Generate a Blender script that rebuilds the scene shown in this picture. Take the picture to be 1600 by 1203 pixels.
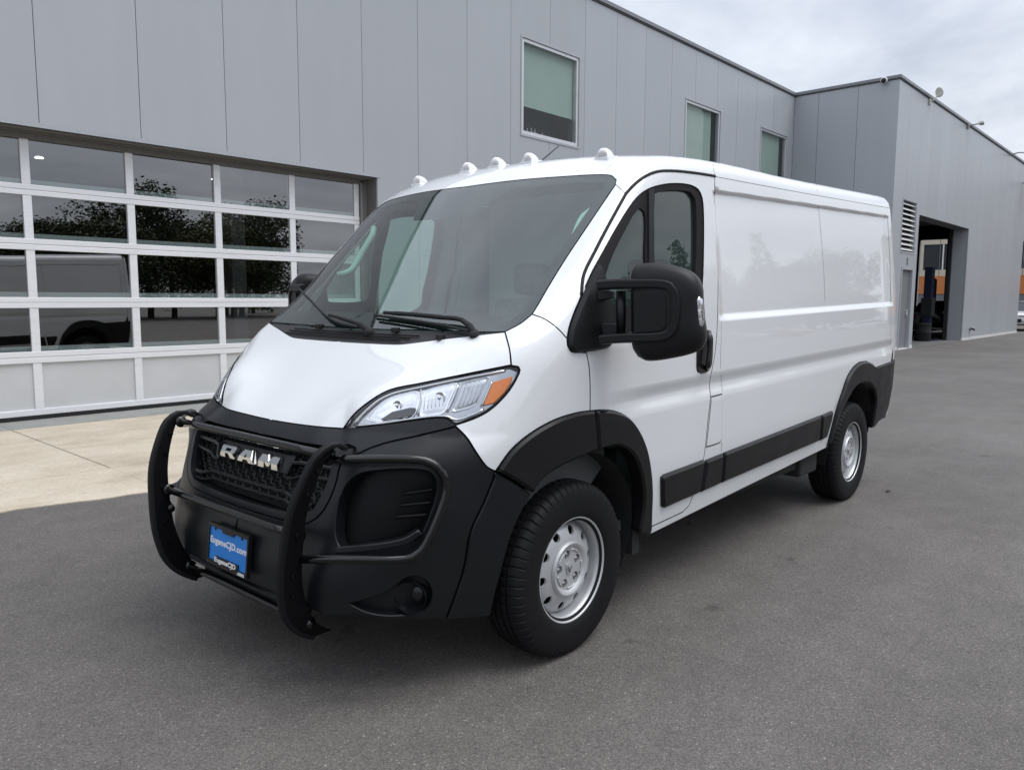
import bpy, bmesh, math, random
import numpy as np
from mathutils import Vector, Matrix
from mathutils.geometry import delaunay_2d_cdt
random.seed(7); rng = np.random.default_rng(7)
SC = bpy.context.scene
for o in list(bpy.data.objects): bpy.data.objects.remove(o)
COL = SC.collection

# ------------------------------------------------------------------ camera
PW, PH = 1600, 1203
CF, CYAW, CPIT, CROL = 1213.8, math.radians(41.51), math.radians(6.32), math.radians(.28)
CC = np.array([-1.5834, -2.8785, 1.4910])
cF = np.array([math.cos(CPIT)*math.cos(CYAW), math.cos(CPIT)*math.sin(CYAW), -math.sin(CPIT)])
_r = np.array([math.sin(CYAW), -math.cos(CYAW), 0.]); _u = np.cross(_r, cF)
cR = _r*math.cos(CROL)+_u*math.sin(CROL); cU = -_r*math.sin(CROL)+_u*math.cos(CROL)
cd = bpy.data.cameras.new('camera'); cam = bpy.data.objects.new('camera', cd); COL.objects.link(cam)
cd.sensor_width = 36; cd.sensor_fit = 'HORIZONTAL'; cd.lens = CF/PW*36; cd.clip_start = .05; cd.clip_end = 1500
cam.matrix_world = Matrix(((cR[0], cU[0], -cF[0], CC[0]), (cR[1], cU[1], -cF[1], CC[1]), (cR[2], cU[2], -cF[2], CC[2]), (0, 0, 0, 1)))
SC.camera = cam

# ------------------------------------------------------------------ sky, sun, exposure
world = bpy.data.worlds.new('World'); SC.world = world; world.use_nodes = True
SUN_EL, SUN_AZ = math.radians(64), math.radians(298)     # azimuth of the sun, from +x towards +y
def build_world():
    nt = world.node_tree; nt.nodes.clear(); N = nt.nodes.new; L = nt.links.new
    out = N('ShaderNodeOutputWorld'); bg = N('ShaderNodeBackground'); L(bg.outputs[0], out.inputs[0])
    sky = N('ShaderNodeTexSky'); sky.sky_type = 'NISHITA'; sky.sun_disc = False
    sky.sun_elevation = SUN_EL; sky.sun_rotation = math.pi/2-SUN_AZ; sky.dust_density = 3; sky.air_density = 1.2
    tc = N('ShaderNodeTexCoord'); sep = N('ShaderNodeSeparateXYZ'); L(tc.outputs['Generated'], sep.inputs[0])
    # cloud deck: a flat layer seen in perspective  p = d.xy/(d.z+.12)
    ad = N('ShaderNodeMath'); ad.operation = 'MAXIMUM'; ad.inputs[1].default_value = 0; L(sep.outputs[2], ad.inputs[0])
    ad2 = N('ShaderNodeMath'); ad2.operation = 'ADD'; ad2.inputs[1].default_value = .16; L(ad.outputs[0], ad2.inputs[0])
    dx = N('ShaderNodeMath'); dx.operation = 'DIVIDE'; L(sep.outputs[0], dx.inputs[0]); L(ad2.outputs[0], dx.inputs[1])
    dy = N('ShaderNodeMath'); dy.operation = 'DIVIDE'; L(sep.outputs[1], dy.inputs[0]); L(ad2.outputs[0], dy.inputs[1])
    cb = N('ShaderNodeCombineXYZ'); L(dx.outputs[0], cb.inputs[0]); L(dy.outputs[0], cb.inputs[1])
    nz = N('ShaderNodeTexNoise'); nz.inputs['Scale'].default_value = 1.1; nz.inputs['Detail'].default_value = 7; nz.inputs['Roughness'].default_value = .55; nz.inputs['Distortion'].default_value = .3
    L(cb.outputs[0], nz.inputs['Vector'])
    rp = N('ShaderNodeValToRGB'); e = rp.color_ramp.elements
    e[0].position = .36; e[0].color = (.50, .545, .635, 1); e[1].position = .63; e[1].color = (.83, .87, .945, 1)
    L(nz.outputs[0], rp.inputs[0])
    # overcast luminance: (1 + 2 sin h) / 3, the standard overcast sky
    ov = N('ShaderNodeMath'); ov.operation = 'MULTIPLY_ADD'; ov.inputs[1].default_value = .95; ov.inputs[2].default_value = .78; L(ad.outputs[0], ov.inputs[0])
    sc = N('ShaderNodeVectorMath'); sc.operation = 'SCALE'; L(rp.outputs[0], sc.inputs[0]); L(ov.outputs[0], sc.inputs[3])
    s2 = N('ShaderNodeVectorMath'); s2.operation = 'SCALE'; s2.inputs[3].default_value = .10; L(sky.outputs[0], s2.inputs[0])
    mx = N('ShaderNodeMix'); mx.data_type = 'RGBA'; mx.inputs[0].default_value = .88
    L(s2.outputs[0], mx.inputs[6]); L(sc.outputs[0], mx.inputs[7])
    L(mx.outputs[2], bg.inputs[0]); bg.inputs[1].default_value = 1.0
build_world()
sd = bpy.data.lights.new('sun', 'SUN'); sd.energy = 1.5; sd.angle = math.radians(45); sd.color = (1, .985, .965)
sun = bpy.data.objects.new('sun', sd); COL.objects.link(sun)
_sv = Vector((math.cos(SUN_EL)*math.cos(SUN_AZ), math.cos(SUN_EL)*math.sin(SUN_AZ), math.sin(SUN_EL)))
sun.rotation_euler = _sv.to_track_quat('Z', 'Y').to_euler(); sun.location = (0, 0, 30)
SC.view_settings.view_transform = 'Standard'; SC.view_settings.look = 'None'
SC.view_settings.exposure = 0.27; SC.view_settings.gamma = 1.0; SC.view_settings.use_curve_mapping = False
SC.render.engine = 'CYCLES'
SC.cycles.max_bounces = 8; SC.cycles.transparent_max_bounces = 12; SC.cycles.glossy_bounces = 5; SC.cycles.diffuse_bounces = 4
SC.cycles.use_denoising = True
SC.cycles.caustics_reflective = False; SC.cycles.caustics_refractive = False

# ------------------------------------------------------------------ materials
M = {}
def nodes(name):
    m = bpy.data.materials.new(name); m.use_nodes = True; nt = m.node_tree; nt.nodes.clear()
    out = nt.nodes.new('ShaderNodeOutputMaterial'); M[name] = m
    return m, nt, nt.nodes.new, nt.links.new, out
def setin(b, **k):
    for a, v in k.items():
        a = a.replace('_', ' ')
        b.inputs[a].default_value = v
def plain(name, col, rough=.5, metal=0., coat=0., noise=0., nscale=8., bump=0., bscale=40., spec=.5, coords='Object', detail=5, rvar=0., stretch=None):
    m, nt, N, L, out = nodes(name)
    b = N('ShaderNodeBsdfPrincipled'); L(b.outputs[0], out.inputs[0])
    setin(b, Base_Color=(*col, 1), Roughness=rough, Metallic=metal, Coat_Weight=coat, Coat_Roughness=.02, Coat_IOR=1.5 if coat < .99 else 1.7, Specular_IOR_Level=spec)
    if noise or bump or rvar:
        tc = N('ShaderNodeTexCoord'); src = tc.outputs[coords]
        if stretch:
            mp = N('ShaderNodeMapping'); mp.inputs['Scale'].default_value = stretch; L(src, mp.inputs[0]); src = mp.outputs[0]
    if noise:
        n = N('ShaderNodeTexNoise'); n.inputs['Scale'].default_value = nscale; n.inputs['Detail'].default_value = detail; L(src, n.inputs['Vector'])
        r = N('ShaderNodeMapRange'); r.inputs[1].default_value = .25; r.inputs[2].default_value = .75; r.inputs[3].default_value = 1-noise; r.inputs[4].default_value = 1+noise
        L(n.outputs[0], r.inputs[0])
        v = N('ShaderNodeVectorMath'); v.operation = 'SCALE'; v.inputs[0].default_value = col; L(r.outputs[0], v.inputs[3]); L(v.outputs[0], b.inputs['Base Color'])
    if rvar:
        n = N('ShaderNodeTexNoise'); n.inputs['Scale'].default_value = nscale*1.7; n.inputs['Detail'].default_value = 4; L(src, n.inputs['Vector'])
        r = N('ShaderNodeMapRange'); r.inputs[1].default_value = .3; r.inputs[2].default_value = .7; r.inputs[3].default_value = max(.02, rough-rvar); r.inputs[4].default_value = rough+rvar
        L(n.outputs[0], r.inputs[0]); L(r.outputs[0], b.inputs['Roughness'])
    if bump:
        n = N('ShaderNodeTexNoise'); n.inputs['Scale'].default_value = bscale; n.inputs['Detail'].default_value = 3; L(src, n.inputs['Vector'])
        bp = N('ShaderNodeBump'); bp.inputs['Strength'].default_value = bump; bp.inputs['Distance'].default_value = .004; L(n.outputs[0], bp.inputs['Height']); L(bp.outputs[0], b.inputs['Normal'])
    return m
def glass(name, tint=(1, 1, 1), r0=.08, rough=0.0):
    """thin clear sheet: Schlick reflection over plain transmission, the same from both sides"""
    m, nt, N, L, out = nodes(name)
    lw = N('ShaderNodeLayerWeight'); lw.inputs[0].default_value = .5
    pw = N('ShaderNodeMath'); pw.operation = 'POWER'; pw.inputs[1].default_value = 4.2; L(lw.outputs['Facing'], pw.inputs[0])
    ma = N('ShaderNodeMath'); ma.operation = 'MULTIPLY_ADD'; ma.use_clamp = True; ma.inputs[1].default_value = 1-r0; ma.inputs[2].default_value = r0; L(pw.outputs[0], ma.inputs[0])
    tr = N('ShaderNodeBsdfTransparent'); tr.inputs[0].default_value = (*tint, 1)
    gl = N('ShaderNodeBsdfGlossy'); gl.inputs['Roughness'].default_value = rough
    mx = N('ShaderNodeMixShader'); L(ma.outputs[0], mx.inputs[0]); L(tr.outputs[0], mx.inputs[1]); L(gl.outputs[0], mx.inputs[2]); L(mx.outputs[0], out.inputs[0])
    return m
def emit(name, col, s):
    m, nt, N, L, out = nodes(name); e = N('ShaderNodeEmission'); e.inputs[0].default_value = (*col, 1); e.inputs[1].default_value = s; L(e.outputs[0], out.inputs[0]); return m

plain('paint', (.755, .768, .778), .30, coat=1.0, noise=.02, nscale=1.5, spec=.12)
plain('bumper_plastic', (.007, .008, .010), .34, spec=.34, noise=.10, nscale=5, bump=.05, bscale=700, rvar=.06)
plain('trim_plastic', (.008, .008, .009), .42, spec=.28, noise=.12, nscale=4, bump=.05, bscale=600, rvar=.06)
plain('scoop_black', (.004, .004, .005), .42, spec=.18, noise=.1)
plain('gloss_black', (.010, .010, .011), .22, noise=.1)
plain('bar_plate', (.004, .004, .005), .40, spec=.15, noise=.12, nscale=20)
plain('bar_black', (.0035, .0035, .004), .15, coat=.25, spec=.45, noise=.12, nscale=20, rvar=.05)
plain('seam', (.012, .012, .013), .8, noise=.1)
plain('rubber', (.007, .007, .008), .6, spec=.22, noise=.18, nscale=14, bump=.10, bscale=260)
plain('cowl_plastic', (.028, .028, .030), .62, noise=.1, nscale=9, bump=.1, bscale=500)
plain('frit', (.020, .018, .020), .6, spec=.1, noise=.05)
plain('bulkhead', (.82, .86, .84), .8, noise=.03, nscale=2)
plain('silver', (.58, .59, .60), .48, metal=.55, noise=.06, nscale=12, rvar=.06)
plain('chrome', (.66, .67, .68), .08, metal=1.0, noise=.02)
plain('dark_hole', (.006, .006, .006), .9, noise=.1)
plain('lug', (.30, .30, .31), .35, metal=.9, noise=.1)
plain('underbody', (.018, .018, .018), .85, noise=.3, nscale=6)
plain('liner', (.013, .013, .013), .9, noise=.25, nscale=10, bump=.2, bscale=120)
plain('interior_dark', (.07, .075, .075), .65, noise=.1, nscale=6)
plain('interior_light', (.62, .65, .63), .75, noise=.05, nscale=6)
plain('seat_cloth', (.32, .34, .33), .9, noise=.15, nscale=30)
plain('plate_blue', (.012, .20, .62), .35, noise=.04, nscale=20)
plain('plate_white', (.80, .80, .80), .4, noise=.02)
plain('amber', (.75, .20, .02), .18, coat=.6, noise=.06, nscale=60)
plain('lamp_reflector', (.78, .79, .81), .07, metal=1.0, noise=.05, nscale=50, bump=.25, bscale=55)
plain('lamp_inner', (.50, .51, .53), .20, metal=1.0, noise=.08, nscale=30)
plain('lamp_dark', (.06, .06, .065), .3, noise=.1)
plain('marker_base', (.62, .62, .62), .35, noise=.05)
glass('windshield_glass', (.64, .91, .81), .155)
glass('door_glass', (.60, .69, .66), .09)
glass('lamp_lens', (.96, .97, .98), .05)
m, nt, N, L, out = nodes('marker_lens')
b = N('ShaderNodeBsdfPrincipled'); L(b.outputs[0], out.inputs[0]); setin(b, Base_Color=(.85, .84, .84, 1), Roughness=.30, Transmission_Weight=.45, IOR=1.3)
plain('mirror_glass', (.75, .77, .78), .04, metal=1.0)

# building
def panel_metal(name, col, rough=.42):
    m, nt, N, L, out = nodes(name)
    b = N('ShaderNodeBsdfPrincipled'); L(b.outputs[0], out.inputs[0]); setin(b, Roughness=rough, Metallic=0.0, Coat_Weight=.18, Coat_Roughness=.25)
    tc = N('ShaderNodeTexCoord'); mp = N('ShaderNodeMapping'); mp.inputs['Scale'].default_value = (2.2, 2.2, .22); L(tc.outputs['Object'], mp.inputs[0])
    n = N('ShaderNodeTexNoise'); n.inputs['Scale'].default_value = 1.6; n.inputs['Detail'].default_value = 6; L(mp.outputs[0], n.inputs['Vector'])
    n2 = N('ShaderNodeTexNoise'); n2.inputs['Scale'].default_value = .55; n2.inputs['Detail'].default_value = 3; L(tc.outputs['Object'], n2.inputs['Vector'])
    oi = N('ShaderNodeObjectInfo')
    a = N('ShaderNodeMath'); a.operation = 'ADD'; L(n.outputs[0], a.inputs[0]); L(n2.outputs[0], a.inputs[1])
    r = N('ShaderNodeMapRange'); r.inputs[1].default_value = .6; r.inputs[2].default_value = 1.4; r.inputs[3].default_value = .965; r.inputs[4].default_value = 1.03; L(a.outputs[0], r.inputs[0])
    o2 = N('ShaderNodeMath'); o2.operation = 'MULTIPLY_ADD'; o2.inputs[1].default_value = .055; o2.inputs[2].default_value = .972; L(oi.outputs['Random'], o2.inputs[0])
    mu = N('ShaderNodeMath'); mu.operation = 'MULTIPLY'; L(r.outputs[0], mu.inputs[0]); L(o2.outputs[0], mu.inputs[1])
    v = N('ShaderNodeVectorMath'); v.operation = 'SCALE'; v.inputs[0].default_value = col; L(mu.outputs[0], v.inputs[3]); L(v.outputs[0], b.inputs['Base Color'])
    bp = N('ShaderNodeBump'); bp.inputs['Strength'].default_value = .12; bp.inputs['Distance'].default_value = .02; L(n2.outputs[0], bp.inputs['Height']); L(bp.outputs[0], b.inputs['Normal'])
    return m
panel_metal('cladding', (.400, .420, .448))
panel_metal('coping', (.19, .20, .22))
plain('joint_dark', (.10, .105, .112), .8, noise=.1)
plain('reveal_grey', (.17, .165, .16), .6, noise=.12, nscale=3, stretch=(6, 6, .6))
plain('aluminium', (.80, .81, .83), .38, metal=.2, noise=.05, nscale=4, rvar=.05, stretch=(.4, 3, 8))
plain('alu_panel', (.60, .61, .62), .36, metal=.2, noise=.05, nscale=2.5, rvar=.06)
plain('seal_black', (.012, .012, .013), .7, noise=.15)
plain('window_frame', (.66, .67, .69), .35, metal=.4, noise=.04)
plain('blind', (.36, .43, .395), .8, noise=.05, nscale=2)
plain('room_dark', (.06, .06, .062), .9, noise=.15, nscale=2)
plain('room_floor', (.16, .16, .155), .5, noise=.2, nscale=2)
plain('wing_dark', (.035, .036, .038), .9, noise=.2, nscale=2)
plain('door_grey', (.20, .205, .215), .45, noise=.05)
plain('louvre_white', (.70, .70, .68), .5, noise=.06)
plain('fixture_white', (.62, .60, .52), .45, noise=.06)
plain('fixture_grey', (.25, .25, .26), .45, noise=.06)
glass('pane_glass', (.66, .69, .69), .31)
glass('window_glass', (.86, .93, .90), .06)
plain('spacer', (.52, .60, .60), .5, noise=.05)
emit('lamp_disc', (1, .97, .9), 4)
plain('beige_wall', (.55, .49, .40), .8, noise=.06, nscale=1)
plain('orange_wall', (.50, .17, .05), .7, noise=.1, nscale=2)
plain('grey_wall', (.16, .165, .175), .8, noise=.08, nscale=1)
plain('dark_pane', (.03, .035, .04), .12, noise=.05)
plain('lift_blue', (.012, .016, .045), .45, noise=.1)
plain('car_white', (.72, .72, .70), .3, coat=.8, noise=.02)
plain('car_silver', (.33, .34, .35), .3, coat=.8, metal=.3, noise=.02)
plain('car_red', (.25, .02, .02), .3, coat=.8, noise=.02)
plain('tail_red', (.45, .01, .01), .2, coat=.5, noise=.05)
plain('bark', (.07, .055, .042), .9, noise=.3, nscale=6, bump=.4, bscale=30)
def leafmat(name, c1, c2):
    m, nt, N, L, out = nodes(name)
    b = N('ShaderNodeBsdfPrincipled'); L(b.outputs[0], out.inputs[0]); setin(b, Roughness=.7)
    g = N('ShaderNodeNewGeometry'); r = N('ShaderNodeValToRGB'); r.color_ramp.elements[0].color = (*c1, 1); r.color_ramp.elements[1].color = (*c2, 1)
    L(g.outputs['Random Per Island'], r.inputs[0]); L(r.outputs[0], b.inputs['Base Color'])
leafmat('leaf_dark', (.025, .04, .018), (.07, .09, .035))
leafmat('leaf_mid', (.05, .06, .02), (.12, .12, .04))

def asphalt():
    m, nt, N, L, out = nodes('asphalt')
    b = N('ShaderNodeBsdfPrincipled'); L(b.outputs[0], out.inputs[0])
    tc = N('ShaderNodeTexCoord'); P = tc.outputs['Object']
    def noise(s, d=4, rough=.5, vec=P):
        n = N('ShaderNodeTexNoise'); n.inputs['Scale'].default_value = s; n.inputs['Detail'].default_value = d; n.inputs['Roughness'].default_value = rough; L(vec, n.inputs['Vector']); return n.outputs[0]
    def mr(x, a, b_, c, d):
        r = N('ShaderNodeMapRange'); r.inputs[1].default_value = a; r.inputs[2].default_value = b_; r.inputs[3].default_value = c; r.inputs[4].default_value = d; L(x, r.inputs[0]); return r.outputs[0]
    def mul(x, y):
        q = N('ShaderNodeMath'); q.operation = 'MULTIPLY'; L(x, q.inputs[0]); L(y, q.inputs[1]); return q.outputs[0]
    big = mr(noise(.35, 5, .6), .3, .7, .80, 1.15)
    mid = mr(noise(4.5, 5, .6), .3, .7, .90, 1.09)
    mp = N('ShaderNodeMapping'); mp.inputs['Scale'].default_value = (.25, 2.6, 1); mp.inputs['Rotation'].default_value = (0, 0, .25); L(P, mp.inputs[0])
    drag = mr(noise(1.2, 4, .6, mp.outputs[0]), .35, .65, .94, 1.05)
    v = N('ShaderNodeTexVoronoi'); v.inputs['Scale'].default_value = 210; L(P, v.inputs['Vector'])
    agg = N('ShaderNodeSeparateColor'); L(v.outputs['Color'], agg.inputs[0])
    grain = mr(agg.outputs[0], 0, 1, .58, 1.36)
    fine = mr(noise(420, 2), .2, .8, .6, 1.4)
    # sparse pale stones
    st = mr(agg.outputs[1], .972, .985, 1, 2.1)
    # dark drips
    spot = mr(noise(3.1, 3, .5), .69, .735, 1, .62)
    stain = mr(noise(.8, 5, .65), .60, .70, 1, .84)
    k = mul(mul(mul(mul(mul(mul(mul(big, mid), drag), grain), fine), st), spot), stain)
    s = N('ShaderNodeVectorMath'); s.operation = 'SCALE'; s.inputs[0].default_value = (.116, .1065, .098); L(k, s.inputs[3]); L(s.outputs[0], b.inputs['Base Color'])
    L(mr(noise(.9, 4), .3, .7, .66, .84), b.inputs['Roughness'])
    bp = N('ShaderNodeBump'); bp.inputs['Strength'].default_value = .55; bp.inputs['Distance'].default_value = .003; L(v.outputs['Distance'], bp.inputs['Height'])
    L(bp.outputs[0], b.inputs['Normal'])
asphalt()
def concrete():
    m, nt, N, L, out = nodes('concrete')
    b = N('ShaderNodeBsdfPrincipled'); L(b.outputs[0], out.inputs[0]); setin(b, Roughness=.85)
    tc = N('ShaderNodeTexCoord'); P = tc.outputs['Object']
    def noise(s, d, sc=None):
        n = N('ShaderNodeTexNoise'); n.inputs['Scale'].default_value = s; n.inputs['Detail'].default_value = d; n.inputs['Roughness'].default_value = .6
        if sc:
            mp = N('ShaderNodeMapping'); mp.inputs['Scale'].default_value = sc; L(P, mp.inputs[0]); L(mp.outputs[0], n.inputs['Vector'])
        else: L(P, n.inputs['Vector'])
        return n.outputs[0]
    r = N('ShaderNodeValToRGB'); e = r.color_ramp.elements
    e[0].position = .30; e[0].color = (.40, .335, .255, 1); e[1].position = .68; e[1].color = (.58, .515, .415, 1)
    q = e.new(.48); q.color = (.51, .445, .35, 1)
    L(noise(1.3, 9, (1.0, 1.35, 1)), r.inputs[0])
    f = N('ShaderNodeMapRange'); f.inputs[1].default_value = .25; f.inputs[2].default_value = .75; f.inputs[3].default_value = .84; f.inputs[4].default_value = 1.14; L(noise(38, 6), f.inputs[0])
    sp = N('ShaderNodeMapRange'); sp.inputs[1].default_value = .66; sp.inputs[2].default_value = .72; sp.inputs[3].default_value = 1; sp.inputs[4].default_value = .78; L(noise(5.5, 5), sp.inputs[0])
    mm = N('ShaderNodeMath'); mm.operation = 'MULTIPLY'; L(f.outputs[0], mm.inputs[0]); L(sp.outputs[0], mm.inputs[1])
    s = N('ShaderNodeVectorMath'); s.operation = 'SCALE'; L(r.outputs[0], s.inputs[0]); L(mm.outputs[0], s.inputs[3]); L(s.outputs[0], b.inputs['Base Color'])
    bp = N('ShaderNodeBump'); bp.inputs['Strength'].default_value = .3; bp.inputs['Distance'].default_value = .003; L(noise(160, 3), bp.inputs['Height']); L(bp.outputs[0], b.inputs['Normal'])
concrete()
plain('sill_concrete', (.26, .265, .25), .8, noise=.16, nscale=5, bump=.2, bscale=120)

# ------------------------------------------------------------------ helpers
def empty(name, loc=(0, 0, 0), rz=0., parent=None):
    o = bpy.data.objects.new(name, None); COL.objects.link(o); o.location = loc; o.rotation_euler = (0, 0, rz); o.empty_display_size = .2
    if parent: o.parent = parent
    return o
def tag(o, label=None, cat=None, group=None, kind=None):
    for k, v in (('label', label), ('category', cat), ('group', group), ('kind', kind)):
        if v: o[k] = v
    return o
def mesh_obj(name, V, F, mat, parent=None, smooth=False, normals=None, mats=None, fmat=None):
    me = bpy.data.meshes.new(name); me.from_pydata([tuple(map(float, v)) for v in V], [], [tuple(map(int, f)) for f in F])
    for mm in (mats or [mat]): me.materials.append(M[mm])
    if fmat is not None: me.polygons.foreach_set('material_index', np.array(fmat, dtype=np.int32))
    if smooth: me.polygons.foreach_set('use_smooth', np.ones(len(me.polygons), dtype=bool))
    me.update()
    if normals is not None: me.normals_split_custom_set_from_vertices([tuple(map(float, n)) for n in normals])
    o = bpy.data.objects.new(name, me); COL.objects.link(o)
    if parent is not None: o.parent = parent
    return o
class MB:
    """collects simple solids into one mesh"""
    def __init__(s): s.V = []; s.F = []; s.X = None
    def add(s, V, F):
        n = len(s.V); V = [Vector(v) for v in V]
        if s.X is not None: V = [s.X @ v for v in V]
        s.V += [tuple(v) for v in V]; s.F += [tuple(i+n for i in f) for f in F]; return s
    def box(s, x0, x1, y0, y1, z0, z1, b=0.):
        if b <= 0:
            V = [(x, y, z) for x in (x0, x1) for y in (y0, y1) for z in (z0, z1)]
            return s.add(V, [(0, 1, 3, 2), (4, 6, 7, 5), (0, 4, 5, 1), (2, 3, 7, 6), (0, 2, 6, 4), (1, 5, 7, 3)])
        bm = bmesh.new(); bmesh.ops.create_cube(bm, size=1)
        for v in bm.verts: v.co = Vector(((x0+x1)/2+v.co.x*(x1-x0), (y0+y1)/2+v.co.y*(y1-y0), (z0+z1)/2+v.co.z*(z1-z0)))
        bmesh.ops.bevel(bm, geom=list(bm.edges), offset=b, segments=2, affect='EDGES', profile=.5)
        bm.verts.index_update(); r = s.add([v.co[:] for v in bm.verts], [tuple(v.index for v in f.verts) for f in bm.faces]); bm.free(); return r
    def tube(s, pts, r, n=10, cap=True, closed=False):
        pts = [Vector(p) for p in pts]; m = len(pts); rings = []; up = None
        rr = r if isinstance(r, (list, tuple)) else [r]*m
        for i, p in enumerate(pts):
            a = pts[(i-1) % m] if (i or closed) else p; b = pts[(i+1) % m] if (i < m-1 or closed) else p
            t = (b-a).normalized()
            if up is None:
                up = Vector((0, 0, 1)) if abs(t.z) < .9 else Vector((1, 0, 0))
            u = (up-t*up.dot(t)).normalized(); w = t.cross(u); up = u
            rings.append([p+(u*math.cos(2*math.pi*k/n)+w*math.sin(2*math.pi*k/n))*rr[i] for k in range(n)])
        V = [v for R_ in rings for v in R_]; F = []
        for i in range(m if closed else m-1):
            j = (i+1) % m
            for k in range(n): F.append((i*n+k, i*n+(k+1) % n, j*n+(k+1) % n, j*n+k))
        if cap and not closed: F += [tuple(range(n))[::-1], tuple((m-1)*n+k for k in range(n))]
        return s.add(V, F)
    def lathe(s, prof, axis_o, axis, n=48, close=False):
        """prof: (r, h) along axis"""
        ax = Vector(axis).normalized(); u = ax.orthogonal().normalized(); w = ax.cross(u); o = Vector(axis_o); V = []; F = []
        for r, h in prof:
            for k in range(n):
                a = 2*math.pi*k/n; V.append(o+ax*h+(u*math.cos(a)+w*math.sin(a))*r)
        m = len(prof)
        for i in range(m if close else m-1):
            j = (i+1) % m
            for k in range(n): F.append((i*n+k, i*n+(k+1) % n, j*n+(k+1) % n, j*n+k))
        return s.add(V, F)
    def prism(s, poly, d):
        """poly: 3d points (planar), d: extrusion vector"""
        n = len(poly); P = [Vector(p) for p in poly]; d = Vector(d)
        return s.add(P+[p+d for p in P], [tuple(range(n))[::-1], tuple(range(n, 2*n))]+[(i, (i+1) % n, n+(i+1) % n, n+i) for i in range(n)])
    def build(s, name, mat, parent=None, smooth=False, angle=None, bevel=0.):
        o = mesh_obj(name, s.V, s.F, mat, parent)
        bm = bmesh.new(); bm.from_mesh(o.data); bmesh.ops.recalc_face_normals(bm, faces=bm.faces)
        if bevel: bmesh.ops.bevel(bm, geom=[e for e in bm.edges if len(e.link_faces) == 2 and e.calc_face_angle(0) > .5], offset=bevel, segments=2, affect='EDGES', profile=.5)
        if smooth or angle:
            for f in bm.faces: f.smooth = True
            if angle:
                for e in bm.edges:
                    if len(e.link_faces) == 2 and e.calc_face_angle(0) > math.radians(angle): e.smooth = False
        bm.to_mesh(o.data); bm.free(); return o
def mirror_copy(o, parent=None, name=None):
    """an object mirrored across the van's centre plane (y -> -y), with its own mesh; children too"""
    n = bpy.data.objects.new(name or o.name.split('.')[0], None if o.data is None else o.data.copy()); COL.objects.link(n)
    n.parent = parent if parent is not None else o.parent
    if o.data is not None:
        me = n.data; ok = me.has_custom_normals
        if ok:
            nn = np.zeros(len(me.loops)*3, dtype=np.float32); me.corner_normals.foreach_get('vector', nn); vn = np.zeros((len(me.vertices), 3))
            li = np.zeros(len(me.loops), dtype=np.int32); me.loops.foreach_get('vertex_index', li); vn[li] = nn.reshape(-1, 3); vn[:, 1] *= -1
        co = np.zeros(len(me.vertices)*3, dtype=np.float32); me.vertices.foreach_get('co', co); co = co.reshape(-1, 3); co[:, 1] *= -1; me.vertices.foreach_set('co', co.ravel())
        me.flip_normals(); me.update()
        if ok: me.normals_split_custom_set_from_vertices([tuple(map(float, v)) for v in vn])
    else:
        n.location = o.location
    for ch in list(o.children): mirror_copy(ch, n)
    return n
# ------------------------------------------------------------------ the van's body surface (implicit), metres, nose at x=0, left side y<0
def pchip(xs, ys):
    xs = np.array(xs, float); ys = np.array(ys, float); h = np.diff(xs); d = np.diff(ys)/h; m = np.zeros_like(ys)
    for i in range(1, len(xs)-1):
        if d[i-1]*d[i] > 0:
            w1 = 2*h[i]+h[i-1]; w2 = h[i]+2*h[i-1]; m[i] = (w1+w2)/(w1/d[i-1]+w2/d[i])
    m[0] = d[0]; m[-1] = d[-1]
    def f(t):
        t = np.asarray(t, float); tc = np.clip(t, xs[0], xs[-1]); i = np.clip(np.searchsorted(xs, tc)-1, 0, len(h)-1); s = (tc-xs[i])/h[i]
        r = ys[i]*(1+2*s)*(1-s)**2+m[i]*h[i]*s*(1-s)**2+ys[i+1]*s*s*(3-2*s)+m[i+1]*h[i]*s*s*(s-1)
        return r+np.where(t < xs[0], m[0]*(t-xs[0]), 0)+np.where(t > xs[-1], m[-1]*(t-xs[-1]), 0)
    return f
def smax(a, b, k):
    h = np.maximum(k-np.abs(a-b), 0)/k; return np.maximum(a, b)+h*h*k/4
def smin(a, b, k): return -smax(-a, -b, k)
def sstep(a, b, x):
    t = np.clip((x-a)/(b-a), 0, 1); return t*t*(3-2*t)
VZ = pchip([.25, .40, .55, .75, 1.0, 1.2, 1.40, 1.6, 1.85, 2.05, 2.3], [.955, .985, 1.003, 1.018, 1.022, 1.022, 1.012, .993, .968, .945, .905])
ZR = pchip([1.2, 1.55, 1.9, 2.4, 3.2, 4.2, 5.4], [2.12, 2.196, 2.252, 2.285, 2.307, 2.346, 2.395])
XC = pchip([.15, .28, .36, .45, .60, .72, .84, .94, 1.0, 1.3, 2.3], [.06, .0, -.03, -.04, -.012, .012, .048, .075, .105, .15, .30])
def rk(x): return (x-.95)*.0225                # nose-down stance
def s_side(x, a, z):
    zb = z-rk(x); V = VZ(zb)
    V = V-.20*np.clip(1.15-x, 0, 2)**2.2-.12*np.clip(x-4.9, 0, 2)**2
    # pressed panel above the belt, and the pressed groove below it
    rec = sstep(2.13, 2.20, x-.04*np.clip(zb-1.4, 0, 1)+.05*np.clip(zb-1.4, 0, 1)**2)*(1-sstep(5.10, 5.16, x))*sstep(1.352, 1.392, zb)*(1-sstep(2.012, 2.030, zb-.014*(x-2.2)))
    V = V-.020*rec
    gr = np.where(zb > 1.035, 1-np.clip((zb-1.035)/.062, 0, 1), 1-np.clip((1.035-zb)/.075, 0, 1)); gr = gr*gr*(3-2*gr)*.55+gr*.45
    V = V-.017*gr*sstep(.98, 1.5, x)*(1-sstep(5.12, 5.25, x))
    return a-V
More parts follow.
